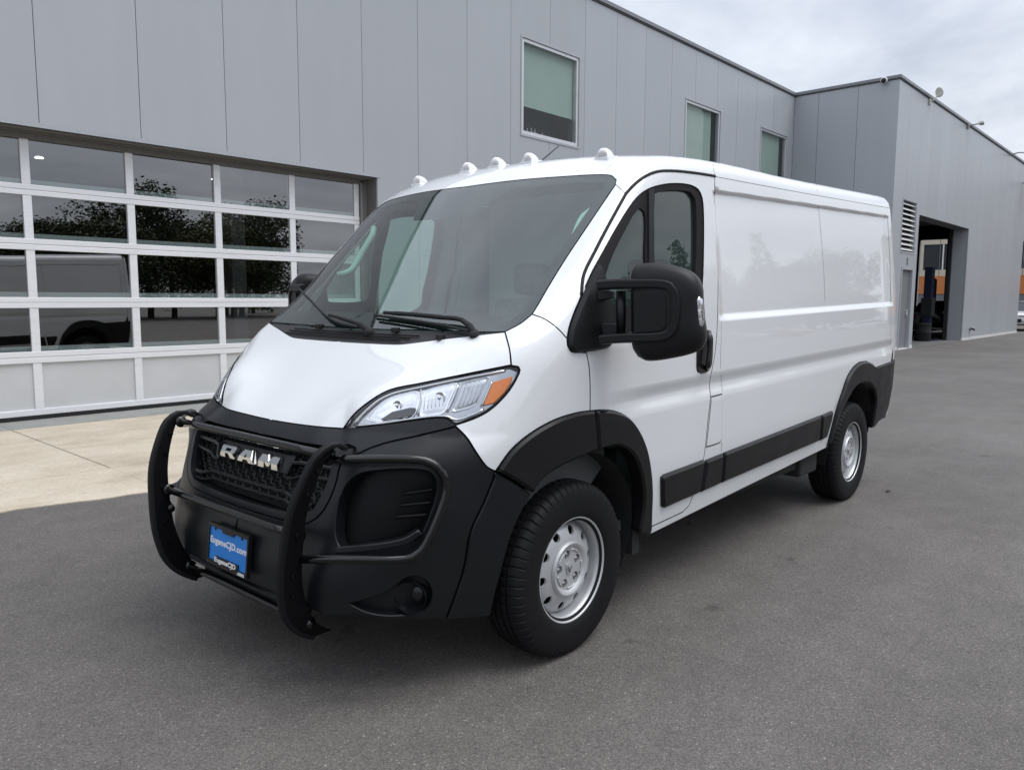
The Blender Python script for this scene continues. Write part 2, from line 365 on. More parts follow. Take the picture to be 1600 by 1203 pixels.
def s_fasc(x, a, z):
    q = np.clip(a/1.035, 0, .9995); return (XC(z)+.60*(1-np.sqrt(1-q**3.7))-x)*.95
def s_hood(x, a, z):
    zc = .985+(x-.15)*.82-.15*np.clip(x-.15, 0, 2)**2-.012*(a/.8)**4
    # shallow raised centre whose shoulder runs from the cowl to the lamp corner
    ea = .43+.42*np.clip((x-.18)/.42, 0, 1)
    zc = zc+(-.014*sstep(-.05, .06, a-ea)+.010)*sstep(.30, .50, x)+.058*np.exp(-((x-.225)/.20)**2)*sstep(.12, .56, a)*(1-sstep(.58, 1.0, a))
    return (z-zc)*.8
LAMPZ = pchip([.30, .404, .436, .55, .747, .95, 1.2], [.93, .999, 1.049, 1.144, 1.195, 1.242, 1.30])
def s_lamp(x, a, z):                           # the raked plane of the head lamps
    return (-.66*x+.55*a-.135-.5*(LAMPZ(.55*x+.66*a)-z))*.9-.5*np.clip(.995-z, 0, 1)
def s_ws(x, a, z):
    return (.63+(z-1.42)*1.02+.04*(z-1.42)**2+.15*(a/.85)**2.2-x)*.70
def s_roof(x, a, z): return z-(ZR(x)-.055*(a/.85)**2.5)
def s_rear(x, a, z):
    zb = z-rk(x); return x-(5.385-.085*np.clip((zb-.9)/1.4, 0, 1)**1.6-.05*a**4)
def G(x, y, z):
    a = np.abs(y)
    g = smax(s_roof(x, a, z), smin(s_ws(x, a, z), s_hood(x, a, z), .05), .10)
    g = smax(g, s_fasc(x, a, z), .07)
    g = smax(g, s_lamp(x, a, z), .035)
    g = smax(g, s_side(x, a, z), .16-.07*sstep(1.45, 1.9, z))
    return smax(g, s_rear(x, a, z), .06)
def Gp(P): return G(P[:, 0], P[:, 1], P[:, 2])
def grad(P, e=4e-4):
    P = np.asarray(P, float); g = np.zeros_like(P)
    for i in range(3):
        d = np.zeros(3); d[i] = e; g[:, i] = Gp(P+d)-Gp(P-d)
    return g/np.maximum(np.linalg.norm(g, axis=1, keepdims=True), 1e-12)
def pxray(p):
    p = np.atleast_2d(np.asarray(p, float)); return cF+cR*((p[:, :1]-PW/2)/CF)-cU*((p[:, 1:]-PH/2)/CF)
def march(O, D, off=0., t0=1.4, t1=8.6, n=300):
    D = np.asarray(D, float); O = np.broadcast_to(O, D.shape); ts = np.linspace(t0, t1, n); N = len(D)
    lo = np.full(N, np.nan); hi = lo.copy(); done = np.zeros(N, bool); prev = None; best = np.full(N, 1e9); bt = np.zeros(N)
    for k, t in enumerate(ts):
        g = Gp(O+D*t)-off; m_ = (g < best) & ~done; best[m_] = g[m_]; bt[m_] = t
        if prev is not None:
            c = (prev > 0) & (g <= 0) & ~done; lo[c] = ts[k-1]; hi[c] = t; done |= c
        prev = g
    for _ in range(30):
        m_ = (lo+hi)/2; g = Gp(O+D*m_[:, None])-off; lo = np.where(g > 0, m_, lo); hi = np.where(g > 0, hi, m_)
    t = (lo+hi)/2; t = np.where(np.isnan(t), bt, t)          # grazing rays: nearest approach
    return O+D*t[:, None]
def snap(P, off=0., it=8):
    P = np.array(P, float)
    for _ in range(it):
        n = grad(P); P = P-n*(Gp(P)-off)[:, None]*.9
    return P
def smooth_px(p, step=6.):
    p = np.array(p, float)
    if len(p) < 3:
        n = max(1, int(np.linalg.norm(p[1]-p[0])/step)); t = np.linspace(0, 1, n+1)[:, None]; return p[0]*(1-t)+p[1]*t
    q = np.vstack([2*p[0]-p[1], p, 2*p[-1]-p[-2]]); out = []
    for i in range(1, len(q)-2):
        a, b, c, d = q[i-1:i+3]; n = max(1, int(np.linalg.norm(c-b)/step)); t = np.linspace(0, 1, n, endpoint=False)[:, None]
        l1, l2, l3 = [max(np.linalg.norm(v)**.5, 1e-6) for v in (b-a, c-b, d-c)]
        m1 = (c-b)+l2*((b-a)/l1-(c-a)/(l1+l2)); m2 = (c-b)+l2*((d-c)/l3-(d-b)/(l2+l3))
        out.append(b*(1+2*t)*(1-t)**2+m1*t*(1-t)**2+c*t*t*(3-2*t)+m2*t*t*(t-1))
    return np.vstack(out+[p[-1:]])
def cast(px, off=0., step=6.): return march(CC, pxray(smooth_px(px, step)), off)
def cast1(p, off=0.): return march(CC, pxray([p]), off)[0]
def yz(pts, off=0., step=.03):
    """points given as (y, z) on the front face, found along +x"""
    p = smooth_px(np.array(pts)*1000, step*1000)/1000; O = np.stack([np.full(len(p), -1.), p[:, 0], p[:, 1]], 1)
    return march(O, np.tile([[1., 0, 0]], (len(p), 1)), off, 0, 3, 400)
def to_centre(C3):
    """cut a curve at the centre plane, keep y<0 side; curve runs towards the centre"""
    k = np.where(C3[:, 1] >= -.004)[0]
    if len(k):
        i = k[0]; a, b = C3[i-1], C3[i]; t = -a[1]/(b[1]-a[1]); C3 = np.vstack([C3[:i], a+(b-a)*t])
    else:
        c = C3[-1].copy(); c[1] = 0; C3 = np.vstack([C3, c])
    C3[-1, 1] = 0; return C3
def loop(*segs):
    P = []
    for s in segs:
        for q in np.atleast_2d(s):
            if not P or np.linalg.norm(P[-1]-q) > .002: P.append(np.array(q))
    if np.linalg.norm(P[0]-P[-1]) < .002: P.pop()
    return np.array(P)
def inpoly(P, poly):
    x, y = P[:, 0], P[:, 1]; c = np.zeros(len(P), bool); n = len(poly)
    for i in range(n):
        x1, y1 = poly[i]; x2, y2 = poly[(i+1) % n]
        if y1 == y2: continue
        k = ((y1 > y) != (y2 > y)) & (x < (x2-x1)*(y-y1)/(y2-y1)+x1); c ^= k
    return c
def area2(p): return .5*np.sum(p[:, 0]*np.roll(p[:, 1], -1)-np.roll(p[:, 0], -1)*p[:, 1])
def inset2(p, d, keep=None):
    """move a closed 2d polygon inwards by d"""
    if d == 0: return p
    s = 1 if area2(p) > 0 else -1; e = np.roll(p, -1, 0)-p; e /= np.maximum(np.linalg.norm(e, axis=1, keepdims=True), 1e-9); n = np.stack([-e[:, 1], e[:, 0]], 1)*s
    m = n+np.roll(n, 1, 0); l = np.linalg.norm(m, axis=1, keepdims=True); m = m/np.maximum(l, 1e-6); k = d/np.clip((m*n).sum(1, keepdims=True), .4, 1)
    q = p+m*k
    if keep is not None: q[keep] = p[keep]
    return q
def resample(P, res):
    out = []
    for i in range(len(P)):
        a, b = P[i], P[(i+1) % len(P)]; n = max(1, int(math.ceil(np.linalg.norm(b-a)/res)))
        for k in range(n): out.append(a+(b-a)*k/n)
    return np.array(out)
def surf(name, parent, mat, outer, d, holes=(), res=.04, rows=None, cols=None, off=0., gap=.003, thick=.018, bevel=0., sym=False, seam='seam', base=G, jit=0., hole_gap=0., skew=0.):
    """a trimmed piece of the body surface: outer / holes are closed 3d loops on it, d the direction it is charted along"""
    d = np.array(d, float); d /= np.linalg.norm(d); e1 = np.cross([0, 0, 1.], d) if abs(d[2]) < .95 else np.array([0, -1., 0]); e1 /= np.linalg.norm(e1); e2 = np.cross(d, e1)
    if skew:
        e1 = e1+e2*skew; e1 /= np.linalg.norm(e1); e2 = np.cross(d, e1)
    def two(P): return np.stack([P@e1, P@e2], 1)
    loops = []
    for k, lp in enumerate([outer, *holes]):
        lp = resample(np.array(lp), res); p2 = two(lp); cen = (np.abs(lp[:, 1]) < 1e-3) if sym else np.zeros(len(lp), bool)
        g = gap+bevel if k == 0 else -(hole_gap+bevel)
        loops.append((inset2(p2, g, cen), lp@d, cen, p2))
    B2 = np.vstack([l[0] for l in loops]); BW = np.concatenate([l[1] for l in loops])
    lo, hi = loops[0][0].min(0), loops[0][0].max(0)
    gx = np.arange(lo[0]+res/2, hi[0], cols or res); gy = np.array([r for r in rows if lo[1] < r < hi[1]]) if rows is not None else np.arange(lo[1]+res/2, hi[1], res)
    gg = np.stack(np.meshgrid(gx, gy), -1).reshape(-1, 2)
    ok = inpoly(gg, loops[0][0])
    for l in loops[1:]: ok &= ~inpoly(gg, l[0])
    gg = gg[ok]
    if len(gg):
        md = min(res, (np.diff(gy).min() if rows is not None and len(gy) > 1 else res))*.35; keep = np.ones(len(gg), bool)
        for s in range(0, len(gg), 2000):
            keep[s:s+2000] = np.sqrt(((gg[s:s+2000, None]-B2[None])**2).sum(-1)).min(1) > md
        gg = gg[keep]
    P2 = np.vstack([B2, gg]) if len(gg) else B2
    ed = []; o = 0
    for l in loops:
        n = len(l[0]); ed += [(o+i, o+(i+1) % n) for i in range(n)]; o += n
    vc, _, fc, ov, _, _ = delaunay_2d_cdt([Vector(p) for p in P2], ed, [], 0, 1e-7)
    V2 = np.array([v[:] for v in vc]); T = np.array([f[:] for f in fc]); cen = V2[T].mean(1); ok = inpoly(cen, loops[0][0])
    for l in loops[1:]: ok &= ~inpoly(cen, l[0])
    T = T[ok]
    # depth guess from the boundary, then the surface
    W = np.zeros(len(V2))
    for s in range(0, len(V2), 2000):
        q = 1/(((V2[s:s+2000, None]-B2[None])**2).sum(-1)+1e-8)**1.5; W[s:s+2000] = (q*BW).sum(1)/q.sum(1)
    def depth(V2_, W_, off_):
        A = V2_[:, :1]*e1+V2_[:, 1:]*e2; n = 61; ts = np.linspace(.30, -.30, n); best = np.full(len(A), np.nan); prev = None
        for i, t in enumerate(ts):
            g = Gp(A+d*(W_+t)[:, None])-off_
            if prev is not None:
                c = (prev > 0) & (g <= 0); tt = (ts[i-1]+t)/2; better = c & (np.isnan(best) | (abs(tt) < np.abs(best))); best[better] = tt
            prev = g
        bad = np.isnan(best); best[bad] = 0; h = (ts[0]-ts[1])/2; a_ = best+h; b_ = best-h
        for _ in range(26):
            mm = (a_+b_)/2; g = Gp(A+d*(W_+mm)[:, None])-off_; a_ = np.where(g > 0, mm, a_); b_ = np.where(g > 0, b_, mm)
        return A+d*(W_+np.where(bad, 0, (a_+b_)/2))[:, None]
    V = depth(V2, W, off); Nn = grad(V)
    nrm = np.cross(V[T[:, 1]]-V[T[:, 0]], V[T[:, 2]]-V[T[:, 0]]); fl = (nrm*Nn[T].mean(1)).sum(1) < 0; T[fl] = T[fl][:, ::-1]
    Vs = [V]; Ns = [Nn]; F = [tuple(t) for t in T]; fm = [0]*len(F); nv = len(V)
    # map boundary input -> output index
    imap = {}
    for i, lst in enumerate(ov):
        for j in lst: imap[j] = i
    o = 0
    if thick > 0:
        for k, l in enumerate(loops):
            n = len(l[0]); idx = [imap.get(o+i, 0) for i in range(n)]; o += n
            top = V[idx]; tn = Nn[idx]; ccw = area2(l[0]) > 0
            if bevel:
                g2 = gap if k == 0 else -hole_gap
                mid = depth(inset2(l[3], g2, l[2]), l[1], off-bevel); rings = [top, mid, mid-tn*max(thick-bevel, .002)]; rm = [0, 1]
            else: rings = [top, top-tn*thick]; rm = [1]
            for a in range(len(rings)-1):
                R0, R1 = rings[a], rings[a+1]; b0 = nv; Vs += [R0, R1]
                t2 = np.roll(l[0], -1, 0)-np.roll(l[0], 1, 0); o2 = np.stack([t2[:, 1], -t2[:, 0]], 1)*(1 if ccw else -1)*(1 if k == 0 else -1)
                outw = o2[:, :1]*e1+o2[:, 1:]*e2; outw = outw-tn*(outw*tn).sum(1, keepdims=True); outw /= np.maximum(np.linalg.norm(outw, axis=1, keepdims=True), 1e-9)
                if bevel and a == 0: outw = outw*.75+tn*.65; outw /= np.linalg.norm(outw, axis=1, keepdims=True)
                Ns += [outw, outw]; nv += 2*n
                for i in range(n):
                    j = (i+1) % n
                    if l[2][i] and l[2][j]: continue
                    q = (b0+i, b0+j, b0+n+j, b0+n+i)
                    qn = np.cross(R0[j]-R0[i], R1[i]-R0[i])
                    F.append(q if (qn@outw[i]) > 0 else q[::-1]); fm.append(rm[a])
    V = np.vstack(Vs); Nn = np.vstack(Ns)
    if sym:
        m_ = len(V); Vm = V*[1, -1, 1]; Nm = Nn*[1, -1, 1]; F = F+[tuple(i+m_ for i in f[::-1]) for f in F]; fm = fm+fm; V = np.vstack([V, Vm]); Nn = np.vstack([Nn, Nm])
    return mesh_obj(name, V, F, mat, parent, True, Nn, [mat, seam], fm)
# ------------------------------------------------------------------ the van
van = empty('cargo_van'); tag(van, 'white cargo van with black bumper and bull bar parked by the garage door', 'van')
def both(o): return o, mirror_copy(o)
# shared feature curves on the left side, in photograph pixels
c_hoodrear = [(789, 519), (745, 524), (700, 529), (660, 534), (625, 538), (600, 537.5), (560, 535.5), (520, 533), (490, 531)]
c_hoodseam = [(799, 571), (798, 560), (796, 545), (792, 530), (789, 519)]
c_lamptop = [(536, 669.6), (550, 650), (570, 632), (606, 610), (660, 598), (730, 584), (799, 571)]
c_lampout = [(799, 571), (810, 573), (812.5, 578), (808, 590), (796, 610), (776, 632), (760, 644.5), (740, 654.5), (712, 664)]
c_lampbot = [(712, 664), (700, 654.5), (684, 653), (640, 658), (580, 665.5), (536, 669.6)]
c_hoodfront = [(536, 669.6), (500, 667), (460, 662), (432, 657.5), (400, 652)]
c_wstop = [(940, 272.5), (920, 273), (880, 275.5), (820, 280), (760, 287), (692, 297)]
c_wscorner = [(962, 288), (963.6, 281), (956, 274), (940, 272.5)]
c_wsside = [(831, 491), (840, 477), (852, 456), (880, 410), (920, 350), (962, 288)]
c_wslow = [(789, 518), (812, 506), (831, 491)]
c_wsbot = [(789, 518), (764, 518.5), (720, 517), (680, 516), (640, 515), (600, 514.5), (560, 513), (520, 511.5), (500, 511)]
c_joint = [(831, 491), (850, 498), (870, 512), (886, 529)]
c_doorA = [(886, 529), (889, 512), (898, 486), (908, 462), (912, 430), (930, 392), (952, 350), (978, 303)]
c_doorB = [(978, 303), (992, 288), (1010, 275), (1028, 268.4), (1050, 267.4), (1080, 270), (1110, 274.4), (1117, 275.8)]
c_gutter = [(1117, 275.8), (1200, 291.5), (1280, 306), (1350, 318.2), (1386, 324.5)]
c_doorrear = [(1117, 275.8), (1116.5, 300), (1117, 320), (1120, 370), (1122, 410), (1122, 440), (1121, 500), (1119, 535), (1116, 560), (1110, 590), (1108.5, 604), (1110, 618), (1106, 658), (1102, 698), (1099, 718), (1090, 748), (1081, 778), (1076, 790), (1066, 800)]
c_doorbot = [(1066, 800), (1045, 810), (1014.5, 824)]
c_doorfront = [(886, 529), (887, 541), (892, 549), (916, 551)]
c_doorfront2 = [(916, 551), (920, 570), (922, 600), (922, 642)]
c_archA = [(774, 736), (799, 702), (830, 676), (868.5, 655), (903.5, 644.4), (922, 642)]
c_archB = [(922, 642), (940, 640.5), (956, 641.6), (977, 649.7), (994, 669), (1006.5, 697), (1013.5, 732), (1016, 766.6), (1015, 800), (1014.5, 824)]
c_archB2 = [(1014.5, 824), (1011, 837)]
c_archin = [(994, 829.5), (1001, 787.6), (999.5, 753), (991, 721), (977, 702), (959, 696), (931, 703), (900, 716), (868.5, 731), (844, 749), (830, 770)]
c_bumpfend = [(712, 666), (730, 684), (744, 706), (762, 730), (774, 736)]
c_bumpseam = [(774, 736), (772, 746), (756, 786), (736, 830), (724, 892), (698, 966)]
hood_front = to_centre(cast(c_hoodfront)); hood_rear = to_centre(cast(c_hoodrear)); ws_top = to_centre(cast(c_wstop)); ws_bot = to_centre(cast(c_wsbot, step=8))
K = {k: cast(v) for k, v in list(globals().items()) if k.startswith('c_') and k not in ('c_hoodfront', 'c_hoodrear', 'c_wstop', 'c_wsbot')}
R_ = lambda a: a[::-1]

# ---- sheet metal and glass
surf('hood', van, 'paint', loop(R_(hood_front), K['c_lamptop'], K['c_hoodseam'], hood_rear), (-.55, 0, .83), res=.022, sym=True)
surf('cowl', van, 'cowl_plastic', loop(R_(hood_rear), ws_bot), (-.5, 0, .86), res=.03, off=-.006, sym=True)
wl = loop(R_(ws_bot), K['c_wslow'], K['c_wsside'], K['c_wscorner'], ws_top)
surf('windshield', van, 'windshield_glass', wl, (-.7, 0, .7), res=.05, off=-.002, gap=.004, thick=.004, sym=True, seam='frit')
def scale_in(P, d):     # inset a 3d loop on the windshield by d metres
    e1 = np.array([0, -1., 0]); dd = np.array([-.7, 0, .714]); e2 = np.cross(dd, e1); p2 = np.stack([P@e1, P@e2], 1); cen = np.abs(P[:, 1]) < 1e-3
    return p2, cen, e1, e2, dd
def ws_frit():
    P = resample(wl, .03); p2, cen, e1, e2, dd = scale_in(P, 0)
    q = inset2(p2, .055); q[cen, 0] = 0
    w = P@dd; low = P[:, 2] < 1.37; top = (P[:, 2] > 2.055)
    # deeper band along the bottom, sensor block at the top centre
    q[low & (np.abs(P[:, 1]) < .80), 1] += .055
    a = np.abs(P[:, 1]); k = top & (a < .36); q[k, 1] -= .20*(1-sstep(.20, .34, a[k]))
    o = e1*q[:, :1]+e2*q[:, 1:]+dd*w[:, None]; inner = o[~cen | (np.abs(P[:, 1]) < 1e-3)]
    inner = snap(inner); inner[cen, 1] = 0
    return P, inner
wP, wI = ws_frit()
def annulus_loop(P, I):     # half ring, open at the centre plane
    c = np.where(np.abs(P[:, 1]) < 1e-3)[0]
    return P, I
# the black border is cut as the ring between the glass edge and the inner line
def half_ring(P, I):
    c = np.abs(P[:, 1]) < 1e-3; n = len(P); run = [i for i in range(n) if c[i]]
    # path of non-centre vertices, in order, with one centre vertex at both ends
    s = [i for i in range(n) if c[i] and not c[(i+1) % n]][0]; path = [s]; i = (s+1) % n
    while not c[i]: path.append(i); i = (i+1) % n
    path.append(i)
    return loop(P[path], I[path][::-1])
surf('windshield_border', van, 'frit', half_ring(wP, wI), (-.7, 0, .7), res=.03, off=-.0075, gap=.002, thick=0, sym=True)
both(surf('pillar', van, 'paint', loop(K['c_joint'], K['c_doorA'], cast([(978, 303), (962, 288)]), R_(K['c_wsside'])), (-.55, -.72, .42), res=.025))
both(surf('fender', van, 'paint', loop(R_(K['c_lampout']), K['c_hoodseam'], K['c_wslow'], K['c_joint'], K['c_doorfront'], K['c_doorfront2'], R_(K['c_archA']), R_(K['c_bumpfend'])), (-.42, -.85, .30), res=.022))
MB().tube(np.vstack([cast(c_doorA[3:], -.001), cast(c_doorB, -.001)[1:]]), .0075, 8).build('door_gap_seal', 'seam', van, smooth=True)
both(bpy.data.objects['door_gap_seal'])
# roof: rails (left, right) and centre, one continuous surface
RAIL = .76
def railline(x0, x1, n=40):
    xs = np.linspace(x0, x1, n); O = np.stack([xs, np.full(n, -RAIL), np.full(n, 3.)], 1); return march(O, np.tile([[0, 0, -1.]], (n, 1)), 0, 0, 2, 400)
gut = np.vstack([K['c_doorB'], K['c_gutter'][1:]]); XE = 5.22
gut = gut[gut[:, 0] < XE-.02]; ge = gut[-1]+(gut[-1]-gut[-2])/(gut[-1]-gut[-2])[0]*(XE-gut[-1][0]); gut = np.vstack([gut, snap(ge[None])])
top_all = np.vstack([K['c_wscorner'], R_(ws_top)[::-1]]); kk = top_all[:, 1] < -RAIL
ws_rail = top_all[kk]; tc0 = top_all[~kk]; q0 = ws_rail[-1]+(tc0[0]-ws_rail[-1])*((-RAIL-ws_rail[-1][1])/(tc0[0][1]-ws_rail[-1][1])); ws_rail = np.vstack([ws_rail, q0]); tc0 = np.vstack([q0, tc0])
rl = railline(q0[0]+.02, XE)
zr = [r for r in np.arange(-3, 6, .03)]
both(surf('roof_rail', van, 'paint', loop(cast([(962, 288), (978, 303)]), gut, R_(rl), R_(ws_rail)), (-.12, -.75, .65), res=.03, cols=.06, gap=0, thick=.006))
e0 = railline(XE, XE, 1)[0]; ce = march(np.array([[XE, 0, 3.]]), np.array([[0, 0, -1.]]), 0, 0, 2, 400)
surf('roof', van, 'paint', loop(tc0, ce, R_(rl)), (0, 0, 1), res=.07, gap=0, thick=.006, sym=True)
# doors
door_loop = loop(K['c_doorA'], K['c_doorB'], K['c_doorrear'], K['c_doorbot'], R_(K['c_archB']), R_(K['c_doorfront2']), R_(K['c_doorfront']))
c_win = [(914, 447), (925, 423), (940, 396), (964, 353), (988, 316), (1000, 303), (1012, 295), (1032, 288.5), (1056, 286), (1080, 289), (1092, 296), (1098, 310), (1100, 332), (1100, 400), (1098, 450), (1094, 492)]
win = loop(cast(c_win), cast([(1094, 492), (1020, 512), (930, 530)]), cast([(930, 530), (916, 490), (914, 447)]))
zrow = np.unique(np.concatenate([np.arange(.3, 2.4, .035), np.arange(.93, 1.13, .009), np.arange(1.33, 1.42, .006), np.arange(1.99, 2.10, .006)]).round(4))-.0214      # heights above the raked floor line
door = surf('door', van, 'paint', door_loop, (0, -1, 0), holes=[win], res=.03, rows=zrow, cols=.05, skew=.0225)
c_q = [(1000, 325), (1006.5, 331), (1008, 400), (1008, 470), (940, 470), (948, 425), (960, 393), (978, 358), (992, 333)]
c_m = [(1023, 303), (1032, 299.5), (1068, 298), (1080, 301), (1086, 310), (1088, 332), (1088, 400), (1085, 450), (1082, 488), (1023, 506)]
qh = loop(cast(c_q+[c_q[0]], -.006)); mh = loop(cast(c_m+[c_m[0]], -.006))
seal = surf('window_seal', door, 'frit', win, (0, -1, 0), holes=[qh, mh], res=.03, off=-.006, gap=-.004, thick=.02)
surf('window_pane', door, 'door_glass', mh, (0, -1, 0), res=.06, off=-.022, gap=-.01, thick=0)
surf('window_pane', door, 'door_glass', qh, (0, -1, 0), res=.06, off=-.012, gap=-.01, thick=0)
surf('window_divider', door, 'trim_plastic', loop(cast([(1013.5, 297), (1021.5, 294)]), cast([(1021.5, 294), (1022, 400), (1022, 510)]), cast([(1022, 510), (1014.5, 511)]), cast([(1014.5, 511), (1014, 400), (1013.5, 297)])), (0, -1, 0), res=.03, off=.002, gap=0, thick=.02)
surf('mirror_sail', door, 'trim_plastic', loop(cast([(909, 460), (898, 486), (889, 512), (886.5, 532), (888, 544), (894, 549.5), (930, 547.5), (952, 541), (957, 528), (955, 480), (946, 440), (934, 412), (920, 434), (909, 460)])), (0, -1, 0), res=.03, off=.016, gap=0, thick=.02, bevel=.010, seam='trim_plastic')
hd = surf('door_handle', door, 'gloss_black', loop(cast([(1090, 521), (1097, 514.5), (1106, 515.5), (1112, 523), (1113, 545), (1110, 574), (1104, 582), (1096, 584), (1089.5, 581), (1088, 558), (1090, 521)])), (0, -1, 0), res=.03, off=.006, gap=0, thick=.008, bevel=.004, seam='gloss_black')
g = cast([(1108, 519), (1109, 545), (1105, 577)], .03); g[0] = cast1((1108, 519), .004); g[-1] = cast1((1105, 577), .004)
m_ = MB().tube(g, .012, 8); hb = m_.build('handle_grip', 'gloss_black', door, smooth=True)
mirror_copy(door)
# cargo sides
rear_edge = snap(np.array([[XE, -1.0, z] for z in np.linspace(gut[-1][2], 1.08, 24)]))
rear_edge[0] = gut[-1]
c_rbt = [(1392, 565.5), (1367.4, 574.4)]; rb0 = cast(c_rbt)
c_rarch = [(1367.4, 574.4), (1361.4, 568), (1353.5, 564.4), (1343.5, 565.6), (1333.5, 573), (1323.5, 588), (1315.6, 609.9), (1307.6, 633.8), (1299.6, 663.7), (1290.6, 699.6)]
c_sillbot = [(1290.6, 699.6), (1150, 768), (1011, 837)]
side_loop = loop(gut[gut[:, 0] > K['c_doorrear'][0][0]-.001], rear_edge[1:-1], cast(c_rbt), cast(c_rarch), cast(c_sillbot), R_(K['c_archB2']), R_(K['c_doorbot']), R_(K['c_doorrear']))
side = surf('side_panel', van, 'paint', side_loop, (0, -1, 0), res=.04, rows=zrow, cols=.07, skew=.0225)
fuel = surf('fuel_door', side, 'paint', loop(cast([(1111, 620.5), (1128, 616)]), cast([(1128, 616), (1127.5, 660), (1127, 686)]), cast([(1127, 686), (1124.5, 690.5), (1103, 697.5)]), cast([(1103, 697.5), (1107, 660), (1111, 620.5)])), (0, -1, 0), res=.03, off=.003, gap=.003, thick=.006)
def seamline(px, w=.0035, name='panel_seam', parent=side):
    P = cast(px, .0006, 8); n = grad(P); t = np.gradient(P, axis=0); t /= np.linalg.norm(t, axis=1, keepdims=True); s = np.cross(n, t)
    V = np.vstack([P+s*w/2, P-s*w/2]); k = len(P); F = [(i, i+1, k+i+1, k+i) for i in range(k-1)]
    return mesh_obj(name, V, F, 'seam', parent)
seamline([(1111, 620), (1128.5, 615.5)], .006); seamline([(1128.2, 616), (1127.8, 660), (1127.2, 687)], .004); seamline([(1127.2, 687), (1124.5, 691.5), (1103, 698.5)], .005);
seamline([(1128.5, 606), (1128, 618)]); seamline([(1279, 322), (1284, 380), (1287, 420), (1289, 470)], .003); seamline([(1386, 330), (1388, 360), (1391, 420), (1392, 500), (1391, 556)], .003)
seamline([(1127.5, 690), (1127, 706)], .003)
seamline([(1122, 360), (1126, 400), (1127, 440), (1127, 520), (1126, 575), (1128, 606)], .002)
for a, b in (((1099, 718), (1031, 743)),): pass
mirror_copy(side)
for px_ in ([(1276, 289), (1279, 306)], [(1114, 257), (1117, 275)]): seamline(px_, .003, 'roof_seam', van)
# black side mouldings
def trim(px, nm='side_moulding', off=.020, bev=.012, th=.024, res=.04):
    return both(surf(nm, van, 'trim_plastic', loop(*[cast([px[i], px[(i+1) % len(px)]]) for i in range(len(px))]), (0, -1, 0), res=res, off=off, gap=.002, thick=th, bevel=bev, seam='trim_plastic'))
trim([(1031, 745), (1036, 740.5), (1098, 717.5), (1090.5, 769.5), (1036, 793.5), (1031.5, 791)])
trim([(1101, 718.5), (1127, 708), (1123, 755.5), (1092.5, 769)])
trim([(1129, 707), (1280, 649), (1277, 689), (1125, 754.5)])
trim([(1282, 648.6), (1299, 641.5), (1297, 655), (1288.5, 684), (1279, 688.6)])
# arch flares and lower corners
def black(nm, lp, d, off, th, bev=.0, res=.03, mat='trim_plastic', parent=van, mirror=True, holes=(), gap=.002):
    o = surf(nm, parent, mat, lp, d, holes=holes, res=res, off=off, gap=gap, thick=th, bevel=bev, seam=mat)
    return both(o) if mirror else o
c_split = [(931, 703), (929, 670), (926, 642)]
black('arch_flare', loop(K['c_archA'], cast([(922, 642), (926, 641.6)]), cast([(926, 642), (929, 670), (931, 703)]), cast([(931, 703), (900, 716), (868.5, 731), (844, 749), (830, 770)]), cast([(830, 770), (800, 750), (774, 736)])), (-.15, -1, .1), .022, .07, .010)
black('arch_flare', loop(cast([(926, 641.6), (940, 640.5)]), K['c_archB'][2:], K['c_archB2'], cast([(1011, 837), (994, 830)]), cast([(994, 829.5), (1001, 787.6), (999.5, 753), (991, 721), (977, 702), (959, 696), (931, 703)]), cast([(931, 703), (929, 670), (926, 642)])), (0, -1, .0), .022, .07, .010)
black('bumper_corner', loop(cast([(774, 737), (800, 751), (830, 771)]), cast([(830, 771), (814, 800), (800, 832), (790, 864), (782, 895), (774, 925), (766, 962)]), cast([(766, 962), (698, 967)]), R_(K['c_bumpseam'])), (-.5, -.86, 0), .008, .018, .004, mat='bumper_plastic')
c_rin = [(1296, 690), (1303, 668), (1311.6, 643.8), (1323.5, 619.8), (1333.5, 604.9), (1345.5, 597.9), (1356.4, 598.9), (1362.4, 607.9), (1365.4, 625.8), (1362.4, 649.7), (1359.4, 667.7)]
black('arch_flare', loop(cast(c_rarch[::-1]), cast([(1367.4, 574.4), (1371, 590), (1372, 625), (1366, 664), (1359.4, 667.7)]), cast(c_rin[::-1]), cast([(1296, 690), (1290.6, 699.6)])), (0, -1, 0), .022, .07, .012)
rbump = loop(cast([(1367.4, 574.4), (1392, 565.5)]), snap(np.array([[5.26, -.99, 1.02], [5.26, -.99, .8], [5.23, -.97, .62], [5.16, -.96, .53]])), cast([(1381, 652), (1359.4, 667.7)]), cast([(1359.4, 667.7), (1366, 664), (1372, 625), (1371, 590), (1367.4, 574.4)]))
black('rear_bumper_corner', rbump, (.12, -1, 0), .010, .05, .006)
# rear end: corner posts and two doors (plain, they face away)
def rear_line(y, z0, z1, n=20):
    zs = np.linspace(z0, z1, n); O = np.stack([np.full(n, 6.5), np.full(n, y), zs], 1); return march(O, np.tile([[-1., 0, 0]], (n, 1)), 0, 0, 3, 400)
zt = 2.30
post_edge = rear_line(-.80, .55, 2.24)
both(surf('rear_post', van, 'paint', loop(rear_edge, snap(np.array([[XE, -1, 1.0], [XE, -.99, .75], [XE, -.98, .55]])), post_edge, snap(np.array([[5.30, -.86, 2.24], [5.24, -.92, 2.2]]))), (.75, -.66, 0), res=.03, gap=0, thick=.01))
both(surf('rear_door', van, 'paint', loop(post_edge, R_(rear_line(-.01, .55, 2.28)), ), (1, 0, 0), res=.06, thick=.02))
rt = snap(np.array([[5.30, y, 2.36-.055*(abs(y)/.85)**2.5] for y in np.linspace(-.80, 0, 10)])); rt[-1, 1] = 0
